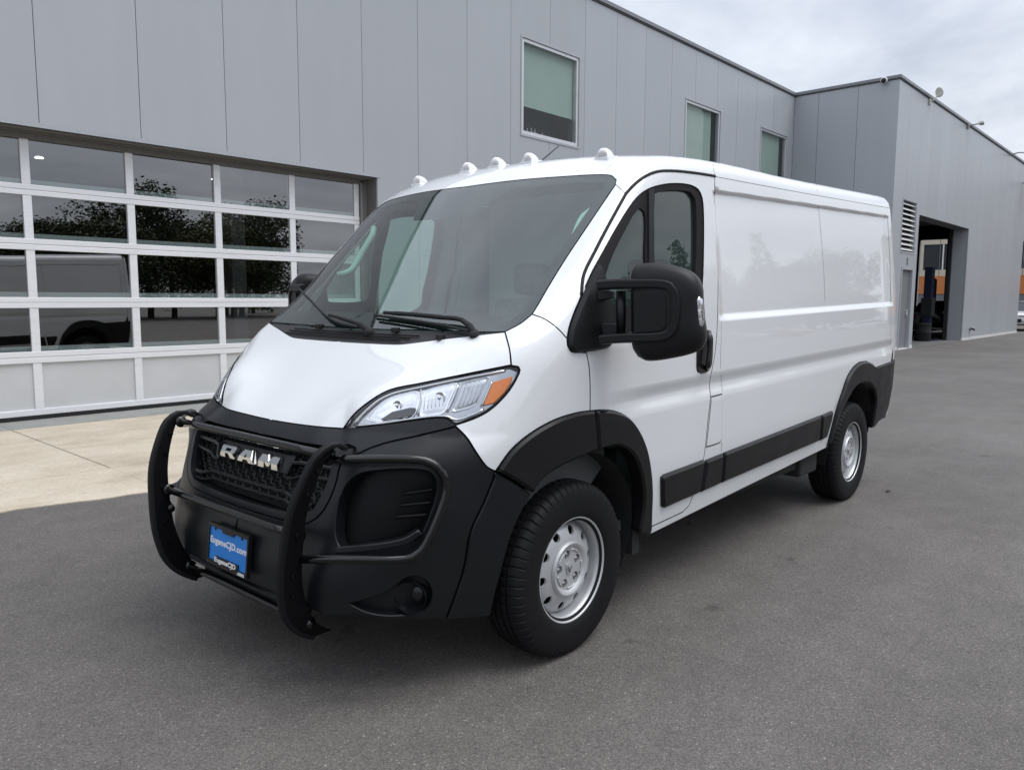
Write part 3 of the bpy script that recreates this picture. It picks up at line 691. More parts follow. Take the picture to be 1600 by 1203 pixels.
MB().box(5.27, 5.42, -.80, .80, .44, .62, .03).build('rear_bumper', 'trim_plastic', van, angle=40)
both(MB().box(5.27, 5.325, -.945, -.86, 1.05, 1.45, .015).build('tail_lamp', 'tail_red', van, angle=40))
rz = np.array([[XE, y, 3.] for y in np.linspace(-RAIL, 0, 14)]); rq = march(rz, np.tile([[0, 0, -1.]], (14, 1)), 0, 0, 2, 400); rq[-1, 1] = 0
rlow = rear_line(-.76, 2.24, 2.24, 1); rl2 = rear_line(0, 2.28, 2.28, 1)
surf('roof_end', van, 'paint', loop(rq, rl2, rear_line(-.4, 2.27, 2.27, 1), rlow), (.75, 0, .66), res=.03, gap=0, thick=0, sym=True)
both(surf('roof_end_corner', van, 'paint', loop(gut[-1:], rq[:1], rlow, post_edge[-1:], snap(np.array([[5.30, -.86, 2.24], [5.24, -.92, 2.2]]))), (.6, -.55, .58), res=.02, gap=0, thick=0))

# ---- front end: grille surround, bumper, grille
gs_out = yz([(-.555, .900), (-.552, .80), (-.525, .72), (-.46, .665), (-.32, .650), (0, .643)])
c_gsseam = [(711, 666), (706, 667.5), (660, 678.5), (600, 692), (570, 703), (552, 713)]
sA = cast(c_gsseam); sA = np.vstack([sA[sA[:, 1] < -.57], gs_out[:1]])
gtop = yz([(0, .932), (-.25, .934), (-.47, .934), (-.505, .922)]); gsd = yz([(-.505, .922), (-.517, .88), (-.505, .79), (-.475, .72), (-.42, .690)]); gbot = yz([(-.42, .690), (-.2, .680), (0, .676)])
hole_g = loop(gtop, gsd, gbot); gc = np.vstack([gbot[-1:], gtop[:1]])
surround = surf('grille_surround', van, 'bumper_plastic', loop(R_(hood_front), R_(K['c_lampbot']), sA, gs_out, gbot[-1:], R_(gbot), R_(gsd), R_(gtop)), (-.8, -.35, .45), res=.022, gap=.0025, thick=.05, sym=True, seam='bumper_plastic')
c_bbot = [(698, 966), (648, 968.5), (600, 966.5), (565, 962)]
bb = cast(c_bbot); bb2 = yz([(float(bb[-1][1])+.03, float(bb[-1][2])+.002), (-.55, .345), (-.45, .347), (-.30, .347), (0, .347)])
scoop = loop(cast([(530, 780), (541, 757), (560, 741), (600, 734), (650, 733), (672, 738), (682, 752), (681, 775), (671, 806), (657, 836), (640, 846), (600, 852), (556, 856), (534, 856), (525, 840), (526, 800), (530, 780)]))
fog = loop(cast([(546, 943), (575, 935), (605, 924), (621, 912), (634, 903), (649, 900), (664, 905), (673, 918), (674.5, 932), (669, 947), (657, 956.5), (630, 960.5), (600, 961), (570, 955), (546, 943)]))
bumper = surf('bumper', van, 'bumper_plastic', loop(R_(sA), K['c_bumpfend'], K['c_bumpseam'], bb, bb2, R_(gs_out)), (-.8, -.6, 0), holes=[scoop, fog], res=.022, gap=.0025, thick=.055, sym=True, seam='bumper_plastic', bevel=.003)
both(surf('bumper_scoop', bumper, 'scoop_black', scoop, (-.8, -.6, 0), res=.03, off=-.06, gap=-.03, thick=0))
for k, (x0, x1, y0, y1) in enumerate(((628, 678, 772, 765), (624, 675, 790, 785), (618, 669, 808, 804))):
    P = cast([(x0, y0), ((x0+x1)/2, (y0+y1)/2), (x1, y1)], -.018); both(MB().tube(P, .0065, 6).build('scoop_slat', 'scoop_black', bumper, smooth=True))
both(surf('scoop_lip', bumper, 'bumper_plastic', loop(cast([(524, 853), (556, 850.5), (600, 846), (632, 839), (655, 826)]), cast([(655, 826), (661, 833)]), cast([(661, 833), (640, 847.5), (604, 856), (560, 861), (526, 863)]), cast([(526, 863), (524, 853)])), (-.8, -.6, 0), res=.03, off=.014, gap=0, thick=.04, bevel=.004, seam='bumper_plastic'))
fc = cast1((649, 928), -.03); fn = np.array([-.92, -.38, .02]); fn /= np.linalg.norm(fn)
f_ = MB().lathe([(.062, .045), (.058, .03), (.045, .012), (.043, -.02), (.0, -.02)], fc, fn, 32).build('fog_lamp_bezel', 'bumper_plastic', bumper, smooth=True)
both(f_)
both(MB().lathe([(.0, .006), (.02, .004), (.036, -.002), (.040, -.012)], fc, fn, 24).build('fog_lamp', 'gloss_black', bumper, smooth=True))
both(surf('fog_scoop', bumper, 'bumper_plastic', fog, (-.8, -.6, 0), res=.03, off=-.032, gap=-.02, thick=0))
# grille: hexagon mesh, cross bar with badge, surround lips
def on_front(y, z, off): return yz([(y, z), (y+1e-4, z)], off)[0]
hx = MB(); cw, ch = .062, .034
edges = set()
def hexpt(i, j): return (round(i*cw/2, 4), round(j*ch/2, 4))
def inside_g(y, z): a = abs(y); lim = .510 if z > .80 else .510-.09*(.80-z)/.12; return .688 < z < .930 and a < lim-.004
fx = pchip([0, .1, .2, .3, .4, .5, .58], [on_front(-q, .80, 0)[0]-on_front(0, .80, 0)[0] for q in (0, .1, .2, .3, .4, .5, .58)]); xz = pchip([.6, .66, .72, .78, .84, .90, .96], [on_front(0, q, 0)[0] for q in (.6, .66, .72, .78, .84, .90, .96)])
def gp(y, z, dep): return (float(xz(z)+fx(abs(y)))+dep, y, z)
for r in range(9):
    z = .700+r*.0275
    for c in range(-9, 10):
        y = c*.064+(.032 if r % 2 else 0)
        for (a, b) in (((-.022, 0), (-.010, .015)), ((-.010, .015), (.010, .015)), ((.010, .015), (.022, 0)), ((.022, 0), (.042, 0))):
            p, q = (y+a[0], z+a[1]), (y+b[0], z+b[1])
            if inside_g(*p) and inside_g(*q): hx.tube([gp(*p, .035), gp(*q, .035)], .0032, 4, cap=False)
            p, q = (p[0], z-a[1]), (q[0], z-b[1])
            if a[1] != b[1] and inside_g(*p) and inside_g(*q): hx.tube([gp(*p, .035), gp(*q, .035)], .0032, 4, cap=False)
grille = hx.build('grille', 'bumper_plastic', van)
MB().add([gp(y, z, .075) for z in (.66, .80, .94) for y in np.linspace(-.56, .56, 11)], [(r*11+i, r*11+i+1, r*11+12+i, r*11+11+i) for r in range(2) for i in range(10)]).build('grille_backing', 'dark_hole', grille)
for zc_, hh, dep in ((.905, .008, .012), (.745, .007, .016), (.715, .006, .02)):
    ys = np.linspace(-.49, .49, 17) if zc_ > .8 else np.linspace(-.45, .45, 17)
    zz = [zc_-(0 if zc_ > .8 else .022*max(0, min(1, (abs(y)-.30)/.06))) for y in ys]
    b = MB(); b.tube([gp(y, z, dep) for y, z in zip(ys, zz)], hh, 6); b.build('grille_bar', 'bumper_plastic', grille)
bb_ = MB(); n = 15; ys = np.linspace(-.27, .27, n)
for z0, z1, dd in ((.812, .878, .012),):
    V = [gp(y, z, dd+.012*(abs(y) > .262)) for z in (z0, z1) for y in ys]+[gp(y, z, .05) for z in (z0, z1) for y in ys]
    F = [(i, i+1, n+i+1, n+i) for i in range(n-1)]+[(2*n+i, 2*n+i+1, i+1, i) for i in range(n-1)]+[(n+i, n+i+1, 3*n+i+1, 3*n+i) for i in range(n-1)]
    bb_.add(V, F)
bb_.build('badge_bar', 'bumper_plastic', grille)
for s in (-1, 1):
    MB().tube([gp(s*.50, .862, .018), gp(s*.33, .862, .012), gp(s*.285, .855, .010), gp(s*.27, .815, .010), gp(s*.25, .803, .012)], .008, 6).build('grille_bracket', 'bumper_plastic', grille)
    MB().tube([gp(s*.25, .803, .012), gp(s*.30, .800, .014), gp(s*.35, .815, .018), gp(s*.50, .822, .02)], .007, 6).build('grille_bracket', 'bumper_plastic', grille)
def letter(outer, holes, y0, sy, z0, sz, dep, parent):
    pts = []; ed = []; o = 0
    for lp in [outer, *holes]:
        n = len(lp); pts += lp; ed += [(o+i, o+(i+1) % n) for i in range(n)]; o += n
    pts += [(-.3, .47), (1.6, .47)]; ed.append((o, o+1))
    vc, _, fc, *_ = delaunay_2d_cdt([Vector(p) for p in pts], ed, [], 0, 1e-6); P = np.array([v[:] for v in vc]); T = [f[:] for f in fc]
    T = [t for t in T if inpoly(P[list(t)].mean(0)[None], np.array(outer))[0] and not any(inpoly(P[list(t)].mean(0)[None], np.array(h))[0] for h in holes)]
    def q(p, d, ridge=True): return gp(y0+p[0]*sy, z0+p[1]*sz, d-(.009*(1-abs(p[1]-.47)/.53) if ridge else 0))
    bm = bmesh.new(); vs = [bm.verts.new(q(p, dep)) for p in P]
    for t in T: bm.faces.new([vs[i] for i in t])
    for v in [v for v in bm.verts if not v.link_faces]: bm.verts.remove(v)
    ex = bmesh.ops.extrude_edge_only(bm, edges=[e for e in bm.edges if len(e.link_faces) == 1])
    for g_ in ex['geom']:
        if isinstance(g_, bmesh.types.BMVert): g_.co.x = float(xz(g_.co.z)+fx(abs(g_.co.y)))+dep+.014
    bmesh.ops.recalc_face_normals(bm, faces=bm.faces); me = bpy.data.meshes.new('badge_letter'); bm.to_mesh(me); bm.free(); me.materials.append(M['chrome'])
    o = bpy.data.objects.new('badge_letter', me); COL.objects.link(o); o.parent = parent
    return o
R = ([(0, 0), (0, .28), (.06, .34), (.06, .66), (0, .72), (0, 1), (.84, 1), (1, .86), (1, .52), (.86, .40), (1.02, .12), (1.02, 0), (.74, 0), (.56, .36), (.36, .36), (.36, 0)], [[(.34, .56), (.34, .78), (.66, .78), (.70, .72), (.70, .62), (.66, .56)]])
A = ([(0, 0), (.30, 1), (.76, 1), (1.06, 0), (.74, 0), (.66, .22), (.40, .22), (.32, 0)], [[(.45, .42), (.53, .72), (.61, .42)]])
Mm = ([(0, 0), (.06, 1), (.42, 1), (.60, .56), (.78, 1), (1.14, 1), (1.20, 0), (.84, 0), (.82, .56), (.68, .16), (.52, .16), (.38, .56), (.36, 0)], [])
# seen from the front the word runs from the van's right (+y) to its left (-y)
W_, Hh = .116, .049
letter(*R  , .222, -W_, .820, Hh, -.004, grille); letter(*A, .080, -W_*1.02, .820, Hh, -.004, grille); letter(*Mm, -.081, -W_*1.02, .820, Hh, -.004, grille)
# lower valance and number plate
n = 13; ys = np.linspace(-.40, .40, n)
V = [gp(y, .645, -.002) for y in ys]; 
lip = MB(); xb = lambda y, z: on_front(y, z, 0)[0]
lip.tube([(xb(y, .352)-.004, y, .352) for y in ys], .010, 6); lip.build('bumper_lip', 'bumper_plastic', bumper)
MB().box(.02, .06, -.36, .36, .27, .35).build('air_dam', 'underbody', bumper)
plate = empty('number_plate', (-.058, 0, .480), 0, van); plate.rotation_euler = (0, .105, 0)
def text(body, h, wid, y, z, x, mat, parent, name, off=.02):
    """lettering fitted to a height and width, facing forward"""
    cu = bpy.data.curves.new(name, 'FONT'); cu.body = body; cu.size = 1.; cu.extrude = .01; cu.offset = off; cu.align_x = 'CENTER'; cu.align_y = 'CENTER'; cu.resolution_u = 4; cu.space_character = 1.06
    t = bpy.data.objects.new(name+'_curve', cu); COL.objects.link(t); bpy.context.view_layer.update()
    me = bpy.data.meshes.new_from_object(t.evaluated_get(bpy.context.evaluated_depsgraph_get())); bpy.data.objects.remove(t)
    me.materials.clear(); me.materials.append(M[mat]); me.name = name
    co = np.zeros(len(me.vertices)*3, dtype=np.float32); me.vertices.foreach_get('co', co); co = co.reshape(-1, 3); lo, hi = co.min(0), co.max(0)
    q = np.stack([np.full(len(co), x)-(co[:, 2]-lo[2])*.03, y-((co[:, 0]-(lo[0]+hi[0])/2)/(hi[0]-lo[0]))*wid, z+((co[:, 1]-(lo[1]+hi[1])/2)/(hi[1]-lo[1]))*h], 1)
    me.vertices.foreach_set('co', q.astype(np.float32).ravel()); me.update()
    o = bpy.data.objects.new(name, me); COL.objects.link(o); o.parent = parent; return o
fr = MB()
for b in ((-.158, .158, .070, .085), (-.158, .158, -.085, -.066), (-.158, -.148, -.066, .070), (.148, .158, -.066, .070)): fr.box(-.006, .012, *b)
fr.box(-.0065, .004, -.092, .092, -.070, -.045); fr.box(-.0065, .004, -.045, .045, .058, .074); fr.build('plate_frame', 'gloss_black', plate)
MB().box(-.001, .003, -.149, .149, -.067, .071).build('plate_sheet', 'plate_blue', plate)
MB().box(.012, .034, -.10, .10, -.06, .06).build('plate_bracket', 'bumper_plastic', plate)
text('EugeneCJD.com', .036, .284, .0, .012, -.0014, 'plate_white', plate, 'plate_lettering', .034)
text('EugeneCJD', .026, .168, .008, -.0605, -.0068, 'plate_white', plate, 'frame_lettering', .038)
text('.com', .013, .052, -.115, -.0765, -.0064, 'plate_white', plate, 'frame_lettering', .038)
for s in (-1, 1):
    for z in (.064,): MB().lathe([(.0, .004), (.005, .003), (.006, 0)], (-.002, s*.105, z), (-1, 0, 0), 10).build('plate_screw', 'seam', plate)
# ---- head lamps
lamp_loop = loop(K['c_lamptop'], K['c_lampout'], K['c_lampbot'])
hl = surf('headlight', van, 'lamp_lens', lamp_loop, (-.72, -.58, .38), res=.03, off=.001, gap=.0065, thick=.006, seam='lamp_inner')
surf('lamp_gasket', hl, 'seam', lamp_loop, (-.72, -.58, .38), res=.04, off=-.012, gap=-.004, thick=0)
def inner(px, off, mat, name, thick=.0, res=.02, bevel=0., gap=0): return surf(name, hl, mat, loop(*[cast([px[i], px[(i+1) % len(px)]]) for i in range(len(px))]), (-.72, -.58, .38), res=res, off=off, gap=gap, thick=thick, bevel=bevel, seam=mat)
def inner_s(px, off, mat, name, thick=.0, res=.02, bevel=0.): return surf(name, hl, mat, loop(cast(px+[px[0]])), (-.72, -.58, .38), res=res, off=off, gap=0, thick=thick, bevel=bevel, seam=mat)
# bright housing floor, deep
inner_s([(543, 668), (556, 652), (574, 635), (608, 614), (662, 602), (730, 588), (797, 576), (807, 580), (803, 590), (790, 610), (772, 629), (754, 642), (736, 650), (710, 659), (700, 651), (684, 650), (640, 655), (580, 663)], -.010, 'lamp_inner', 'lamp_housing', .0)
# reflector bowls: proud of the housing, each dished
def bowl(px, name, depth=.030, mat='lamp_reflector', rim=.004):
    lp = cast(px+[px[0]], -.006)[:-1]; c = lp.mean(0); n = grad(c[None])[0]; V = []; F = []; m_ = len(lp); steps = [(1.0, 0), (.97, .001), (.93, -.004), (.8, -.35), (.6, -.68), (.35, -.9), (.12, -1)]
    for s, h in steps: V += list(c+(lp-c)*s+n*(h*depth if abs(h) > .01 else h))
    for i in range(len(steps)-1):
        for k in range(m_): F.append((i*m_+k, i*m_+(k+1) % m_, (i+1)*m_+(k+1) % m_, (i+1)*m_+k))
    F.append(tuple((len(steps)-1)*m_+k for k in range(m_)))
    b = MB(); b.add(V, F); return b.build(name, mat, hl, smooth=True), c, n
# windows in the floor are hidden by the bowls, which start just above it
bowl([(572, 655), (586, 637), (606, 622), (636, 613), (652, 611), (657, 622), (652, 640), (644, 652), (610, 657), (588, 660)], 'lamp_bowl', -.004)
bowl([(660, 611), (678, 605), (700, 600), (714, 598), (710, 610), (702, 628), (694, 645), (676, 649), (656, 650), (658, 630)], 'lamp_bowl', -.004)
b3, c3, n3 = bowl([(722, 598), (744, 593), (766, 589), (762, 600), (752, 622), (742, 634), (726, 640), (706, 643), (714, 620)], 'lamp_bowl', -.003, 'lamp_inner')
for (px, r) in (((622, 634), .020), ((688, 622), .024)):
    c = cast1(px, -.010); n = grad(c[None])[0]*.4+np.array([-.6, -.1, 0]); n /= np.linalg.norm(n)
    MB().lathe([(r, .004), (r*.96, .007), (r*.85, .006), (r*.6, .0035), (r*.3, .002), (0, .0018)], c, n, 28).build('lamp_projector', 'chrome', hl, smooth=True)
    MB().lathe([(r*.26, .003), (r*.26, .012), (r*.18, .015), (0, .016)], c, n, 14).build('bulb_shield', 'silver', hl, smooth=True)
# chrome fillets between the chambers, amber signal, dark foot
def strip(px, name, mat, r): P = cast(px, -.004); MB().tube(P, r, 8).build(name, mat, hl, smooth=True)
strip([(716, 600), (709, 620), (698, 643)], 'lamp_divider', 'chrome', .0055)
strip([(658, 609), (657, 630), (652, 648)], 'lamp_divider', 'silver', .004)
strip([(552, 664), (566, 648), (590, 627), (612, 616), (664, 604), (732, 590), (790, 579)], 'lamp_bezel', 'chrome', .0055)
strip([(556, 665.5), (600, 661), (640, 655), (684, 650), (700, 651), (712, 656), (738, 648), (756, 639)], 'lamp_bezel', 'chrome', .005)
inner([(770, 597), (801, 587), (798, 599), (788, 614), (772, 630), (754, 634)], -.002, 'amber', 'turn_signal', .012, .02, .003)
inner([(594, 655), (612, 643), (640, 636.5), (650, 637), (645, 648), (610, 655.5)], -.0045, 'lamp_dark', 'lamp_foot')
strip([(769, 595), (762, 612), (752, 635)], 'lamp_divider', 'chrome', .003)
# dim gradations of the clear signal chamber: ribs
for k in range(5): strip([(728+k*7, 600-k*1.5), (722+k*7, 620-k*1.5), (716+k*7, 636-k*2)], 'lens_rib', 'lamp_inner', .0012)
for k in range(6): strip([(664+k*6, 612-k*1.7+8), (662+k*6, 640-k*1.2)], 'lens_rib', 'silver', .0012)
mirror_copy(hl)

# ---- wheels
def make_wheel():
    w = empty('wheel', (0, 0, 0), 0, van)
    # profile across the tyre: (h outward, r)
    prof = [(-.085, .205), (-.100, .225), (-.109, .262), (-.111, .295), (-.109, .325), (-.104, .345), (-.094, .358), (-.082, .366), (-.066, .3695), (-.055, .371), (-.054, .362), (-.046, .362), (-.045, .3715), (-.022, .3725), (-.021, .363), (-.013, .363), (-.012, .3728), (.012, .3728), (.013, .363), (.021, .363), (.022, .3725), (.045, .3715), (.046, .362), (.054, .362), (.055, .371), (.066, .3695), (.082, .366), (.094, .358), (.104, .345), (.1065, .334), (.1085, .325), (.1100, .310), (.111, .295), (.1108, .285), (.109, .262), (.107, .242), (.100, .225), (.085, .205)]
    n = 480; V = []; F = []
    for h, r in prof:
        for k in range(n):
            rr = r; ph = (k+(4 if h > 0 else 0)) % 8; hh = h
            if r > .318 and abs(h) > .0545 and ph == 0: dp = .0052*min(1, (r-.318)/.025+.2); rr = r-dp*(1 if abs(h) < .10 else .4); hh = h-math.copysign(dp*.5 if abs(h) > .09 else 0, h)
            if abs(h) < .046 and r > .37 and (k+int(h*260)) % 8 == 0: rr = r-.006
            if abs(h) > .1085 and .255 < r < .270: hh = h+math.copysign(.0015, h)
            a = 2*math.pi*(k+.9*math.sin(h*60))/n; V.append((math.cos(a)*rr, -hh, math.sin(a)*rr))
    m_ = len(prof)
    for i in range(m_-1):
        for k in range(n): F.append((i*n+k, i*n+(k+1) % n, (i+1)*n+(k+1) % n, (i+1)*n+k))
    V = [(x, y, max(z, -.3645)) for x, y, z in V]
    MB().add(V, F).build('tyre', 'rubber', w, angle=28)
    MB().lathe([(.2245, .088), (.2265, .094), (.2255, .0985), (.220, .099), (.2165, .095), (.214, .085), (.2045, .078), (.2015, .062), (.201, .040), (.197, .024), (.196, -.03), (.205, -.07), (.222, -.10)], (0, 0, 0), (0, -1, 0), 64).build('rim', 'silver', w, smooth=True)
    # pressed disc with round vents
    hp = pchip([.10, .118, .128, .145, .170, .19, .1985], [.073, .0725, .0705, .066, .056, .037, .027])
    def disc(r0, r1, holes, nseg, hfun, name, mat, res):
        pts = []; ed = []
        def lp(P):
            o = len(pts); pts.extend(P); ed.extend((o+i, o+(i+1) % len(P)) for i in range(len(P)))
        c = lambda cx, cy, r, k, e=1.: [(cx+r*math.cos(2*math.pi*i/k), cy+r*math.sin(2*math.pi*i/k)) for i in range(k)]
        lp(c(0, 0, r1, nseg)); 
        if r0: lp(c(0, 0, r0, nseg))
        for hx_, hy_, hr in holes: lp(c(hx_, hy_, hr, 16))
        r = (r0 or 0)+res
        while r < r1-res*.4:
            for i in range(nseg):
                a = 2*math.pi*(i+.5*(int(r/res) % 2))/nseg; p = (r*math.cos(a), r*math.sin(a))
                if all(math.hypot(p[0]-q[0], p[1]-q[1]) > q[2]+res*.3 for q in holes): pts.append(p)
            r += res
        vc, _, fc, *_ = delaunay_2d_cdt([Vector(p) for p in pts], ed, [], 0, 1e-7); P = np.array([v[:] for v in vc]); T = []
        for f in fc:
            m2 = P[list(f)].mean(0); rr = math.hypot(*m2)
            if rr < r1*math.cos(math.pi/nseg)+.0003 and (not r0 or rr > r0*math.cos(math.pi/nseg)) and all(math.hypot(m2[0]-q[0], m2[1]-q[1]) > q[2]*.985 for q in holes): T.append(f[:])
        b = MB(); b.add([(p[0], -float(hfun(math.hypot(*p))), p[1]) for p in P], T)
        for hx_, hy_, hr in holes:
            ring = c(hx_, hy_, hr, 16); b.add([(p[0], -float(hfun(math.hypot(*p))), p[1]) for p in ring]+[(hx_+(p[0]-hx_)*.93, -float(hfun(math.hypot(*p)))+.010, hy_+(p[1]-hy_)*.93) for p in ring], [(i, (i+1) % 16, 16+(i+1) % 16, 16+i) for i in range(16)])
        return b.build(name, mat, w, angle=35)
    disc(.108, .1985, [(.160*math.cos(2*math.pi*(i+.2)/10), .160*math.sin(2*math.pi*(i+.2)/10), .0200) for i in range(10)], 56, hp, 'wheel_disc', 'silver', .012)
    hc = pchip([0, .03, .08, .092, .102, .110, .116], [.074, .074, .076, .0765, .087, .088, .078])
    lug = [(.064*math.cos(math.pi/2+2*math.pi*(i+.15)/5), .064*math.sin(math.pi/2+2*math.pi*(i+.15)/5)) for i in range(5)]
    disc(0, .116, [(a, b, .0190) for a, b in lug], 40, hc, 'hub_cap', 'silver', .010)
    MB().lathe([(.116, .078), (.1165, .064)], (0, 0, 0), (0, -1, 0), 40).build('hub_skirt', 'silver', w, smooth=True)
    for a, b in lug: MB().lathe([(.019, .060), (.0135, .057), (.013, .070), (.007, .075), (0, .075)], (a, 0, b), (0, -1, 0), 6).build('lug_nut', 'lug', w)
    # centre emblem: small raised shield with a horned head outline
    sh = [(-.017, .019), (-.009, .023), (.009, .023), (.017, .019), (.018, .004), (.012, -.014), (0, -.024), (-.012, -.014), (-.018, .004)]
    MB().prism([(x*1.1, -.075, z*1.1) for x, z in sh], (0, -.0035, 0)).build('hub_emblem', 'silver', w)
    for s in (-1, 1): MB().tube([(s*.003, -.080, -.016), (s*.0045, -.080, .002), (s*.011, -.080, .012), (s*.013, -.080, .002), (s*.008, -.080, -.004)], .0018, 6).build('hub_emblem', 'lug', w)
    for k in range(5):
        a0 = math.pi/2+2*math.pi*(k+.5+.15)/5
        MB().tube([(.082*math.cos(a0+t), -.0785, .082*math.sin(a0+t)) for t in np.linspace(-.34, .34, 7)], .0035, 6).build('hub_rib', 'silver', w, smooth=True)
    MB().lathe([(.192, .018), (.192, -.02)], (0, 0, 0), (0, -1, 0), 40).build('vent_shade_sleeve', 'dark_hole', w)  # black sleeve added in the rim, its colour gives the shade behind the vents
    MB().lathe([(.196, -.02), (.0, -.02)], (0, 0, 0), (0, -1, 0), 32).build('brake_disc', 'dark_hole', w)
    MB().tube([(.186*math.cos(2.75), -.030, .186*math.sin(2.75)), (.170*math.cos(2.75), -.062, .170*math.sin(2.75))], .004, 8).build('valve_stem', 'seam', w)
    return w
def copy_tree(o, parent=None):
    c = o.copy(); COL.objects.link(c); c.parent = parent
    for ch in o.children: copy_tree(ch, c)
    return c
wheel0 = make_wheel(); FX, RX, WY, WZ = .948, 4.398, .888, .3655
wheel0.location = (FX, -WY, WZ)
w2 = copy_tree(wheel0, van); w2.location = (RX, -WY, WZ); w2.rotation_euler = (0, .9, 0)
for x in (FX, RX):
    w3 = copy_tree(wheel0, van); w3.location = (x, WY, WZ); w3.rotation_euler = (0, 0, math.pi)
w2.rotation_euler = (0, 0, 0)
# wheel wells and under side
def well(cx, r, zc, y0, y1, x0=None, x1=None):
    n = 22; b = MB(); V = []; A = [math.pi*(-.12+1.24*i/(n-1)) for i in range(n)]
    arc = np.array([(cx+r*math.cos(a), -2., zc+r*math.sin(a)*.98) for a in A]); ys = march(arc, np.tile([[0, 1., 0]], (n, 1)), 0, 0, 2, 300)[:, 1]+.014
    for k, q in enumerate(arc): V.append((q[0], max(float(ys[k]), -1.0), q[2]))
    for q in arc: V.append((q[0], y1, q[2]))
    F = [(i, i+1, n+i+1, n+i) for i in range(n-1)]+[tuple(range(n, 2*n))]
    b.add(V, F); both(b.build('wheel_well', 'liner', van, smooth=False))
well(FX, .455, .42, -.945, -.60); well(RX, .43, .47, -.955, -.55)
MB().box(1.45, 3.9, -.90, .90, .36, .42).build('floor_pan', 'underbody', van)
MB().box(1.40, 5.2, -.48, .48, .28, .40).build('chassis', 'underbody', van)
MB().box(.25, .55, -.55, .55, .32, .62).build('radiator_shroud', 'underbody', van)
MB().box(.30, 1.45, -.58, .58, .26, .95).build('engine_block', 'underbody', van)
both(MB().box(3.55, 3.86, -.93, -.60, .30, .46, .02).build('heat_shield', 'underbody', van))
MB().tube([(RX, -.85, .365), (RX, .85, .365)], .05, 10).build('rear_axle', 'underbody', van)
both(MB().box(1.44, 1.50, -.96, -.60, .30, .62).build('mud_flap', 'underbody', van))

# ---- door mirrors: sail arms, C frame, head, lens
pm = np.array([1.06, -1.05, 1.5]); pt = np.array([.14, -.37, 0]); pt /= np.linalg.norm(pt); pn = np.cross(pt, [0, 0, 1.]); pn /= np.linalg.norm(pn)
if pn[0] > 0: pn = -pn      # towards the front of the van
def onpl(px, d=0.):
    D = pxray(px); o = pm+pn*d; t = ((o-CC)@pn)/(D@pn); return CC+D*t[:, None]
mir = empty('side_mirror', (0, 0, 0), 0, van)
hp_ = smooth_px([(986, 500), (985, 440), (987, 424), (993, 415), (1004, 411.5), (1024, 411), (1050, 414.5), (1074, 421.5), (1088, 432), (1095, 447), (1096.5, 470), (1099, 500), (1102, 520), (1101, 535), (1095, 546), (1080, 553), (1050, 560), (1022, 564), (1008, 563.5), (996, 557), (989, 546), (986, 530), (986, 500)], 7)[:-1]
H0 = onpl(hp_); hc0 = H0.mean(0); V = []; F = []; n = len(H0)
rings = [(.15, .048), (.45, .047), (.72, .043), (.86, .034), (.95, .018), (1., -.004), (1.0, -.05), (.985, -.085), (.95, -.095), (.945, -.085)]
for s, dpt in rings: V += list(hc0+(H0-hc0)*s+pn*dpt)
for i in range(len(rings)-1):
    for k in range(n): F.append((i*n+k, i*n+(k+1) % n, (i+1)*n+(k+1) % n, (i+1)*n+k))
F.append(tuple(range(n)))
MB().add(V, F).build('mirror_head', 'trim_plastic', mir, angle=50)
MB().add(list(hc0+(H0-hc0)*.945+pn*-.087), [tuple(range(n))]).build('mirror_glass', 'mirror_glass', mir)
def rbar(px, d, hw, hd, name, mat, closed=False):
    P = onpl(smooth_px(px, 6), d); k = len(P); t = np.gradient(P, axis=0); t /= np.linalg.norm(t, axis=1, keepdims=True); s = np.cross(t, pn)
    sec = [(-1, -.6), (-.8, .8), (-.55, 1), (.55, 1), (.8, .8), (1, -.6), (.8, -1), (-.8, -1)]; V = []; F = []
    for i in range(k):
        for a, b in sec: V.append(P[i]+s[i]*a*hw+pn*b*hd)
    m_ = len(sec)
    for i in range(k-1):
        for j in range(m_): F.append((i*m_+j, i*m_+(j+1) % m_, (i+1)*m_+(j+1) % m_, (i+1)*m_+j))
    F += [tuple(range(m_)), tuple((k-1)*m_+j for j in range(m_))]
    return MB().add(V, F).build(name, mat, mir, angle=35)
rbar([(934, 446), (960, 444), (1000, 443.5), (1032, 444), (1046, 447), (1053, 455), (1056, 470), (1055.5, 500), (1052, 514), (1045, 522), (1030, 526.5), (1000, 527.5), (960, 529), (938, 531)], .040, .021, .020, 'mirror_arm', 'trim_plastic')
pp = [(990, 456), (1030, 455), (1038, 458), (1041, 466), (1040, 508), (1036, 515), (1028, 518), (990, 521)]
MB().prism([tuple(v) for v in onpl(pp, .052)], tuple(-pn*.03)).build('mirror_cover', 'trim_plastic', mir, bevel=.003)
MB().prism([tuple(v) for v in onpl([(964, 460), (975, 460), (977, 518), (966, 519)], .02)], tuple(-pn*.03)).build('mirror_strut', 'trim_plastic', mir, bevel=.003)
MB().tube(onpl([(970, 455), (971, 524)], .01), .020, 12).build('mirror_pivot', 'bumper_plastic', mir, smooth=True)
MB().prism([tuple(v) for v in onpl([(930, 452), (957, 455), (957, 466), (934, 470)], -.01)], tuple(-pn*.05)).build('mirror_bracket', 'bumper_plastic', mir, bevel=.004)
MB().prism([tuple(v) for v in onpl([(938, 505), (965, 506), (965, 520), (942, 526)], -.01)], tuple(-pn*.05)).build('mirror_bracket', 'bumper_plastic', mir, bevel=.004)
ls = smooth_px([(1080, 468), (1084, 464), (1092, 462), (1097, 468), (1098.5, 485), (1099.5, 505), (1097, 512), (1088, 515), (1083, 512), (1081, 495), (1080, 468)], 6)[:-1]
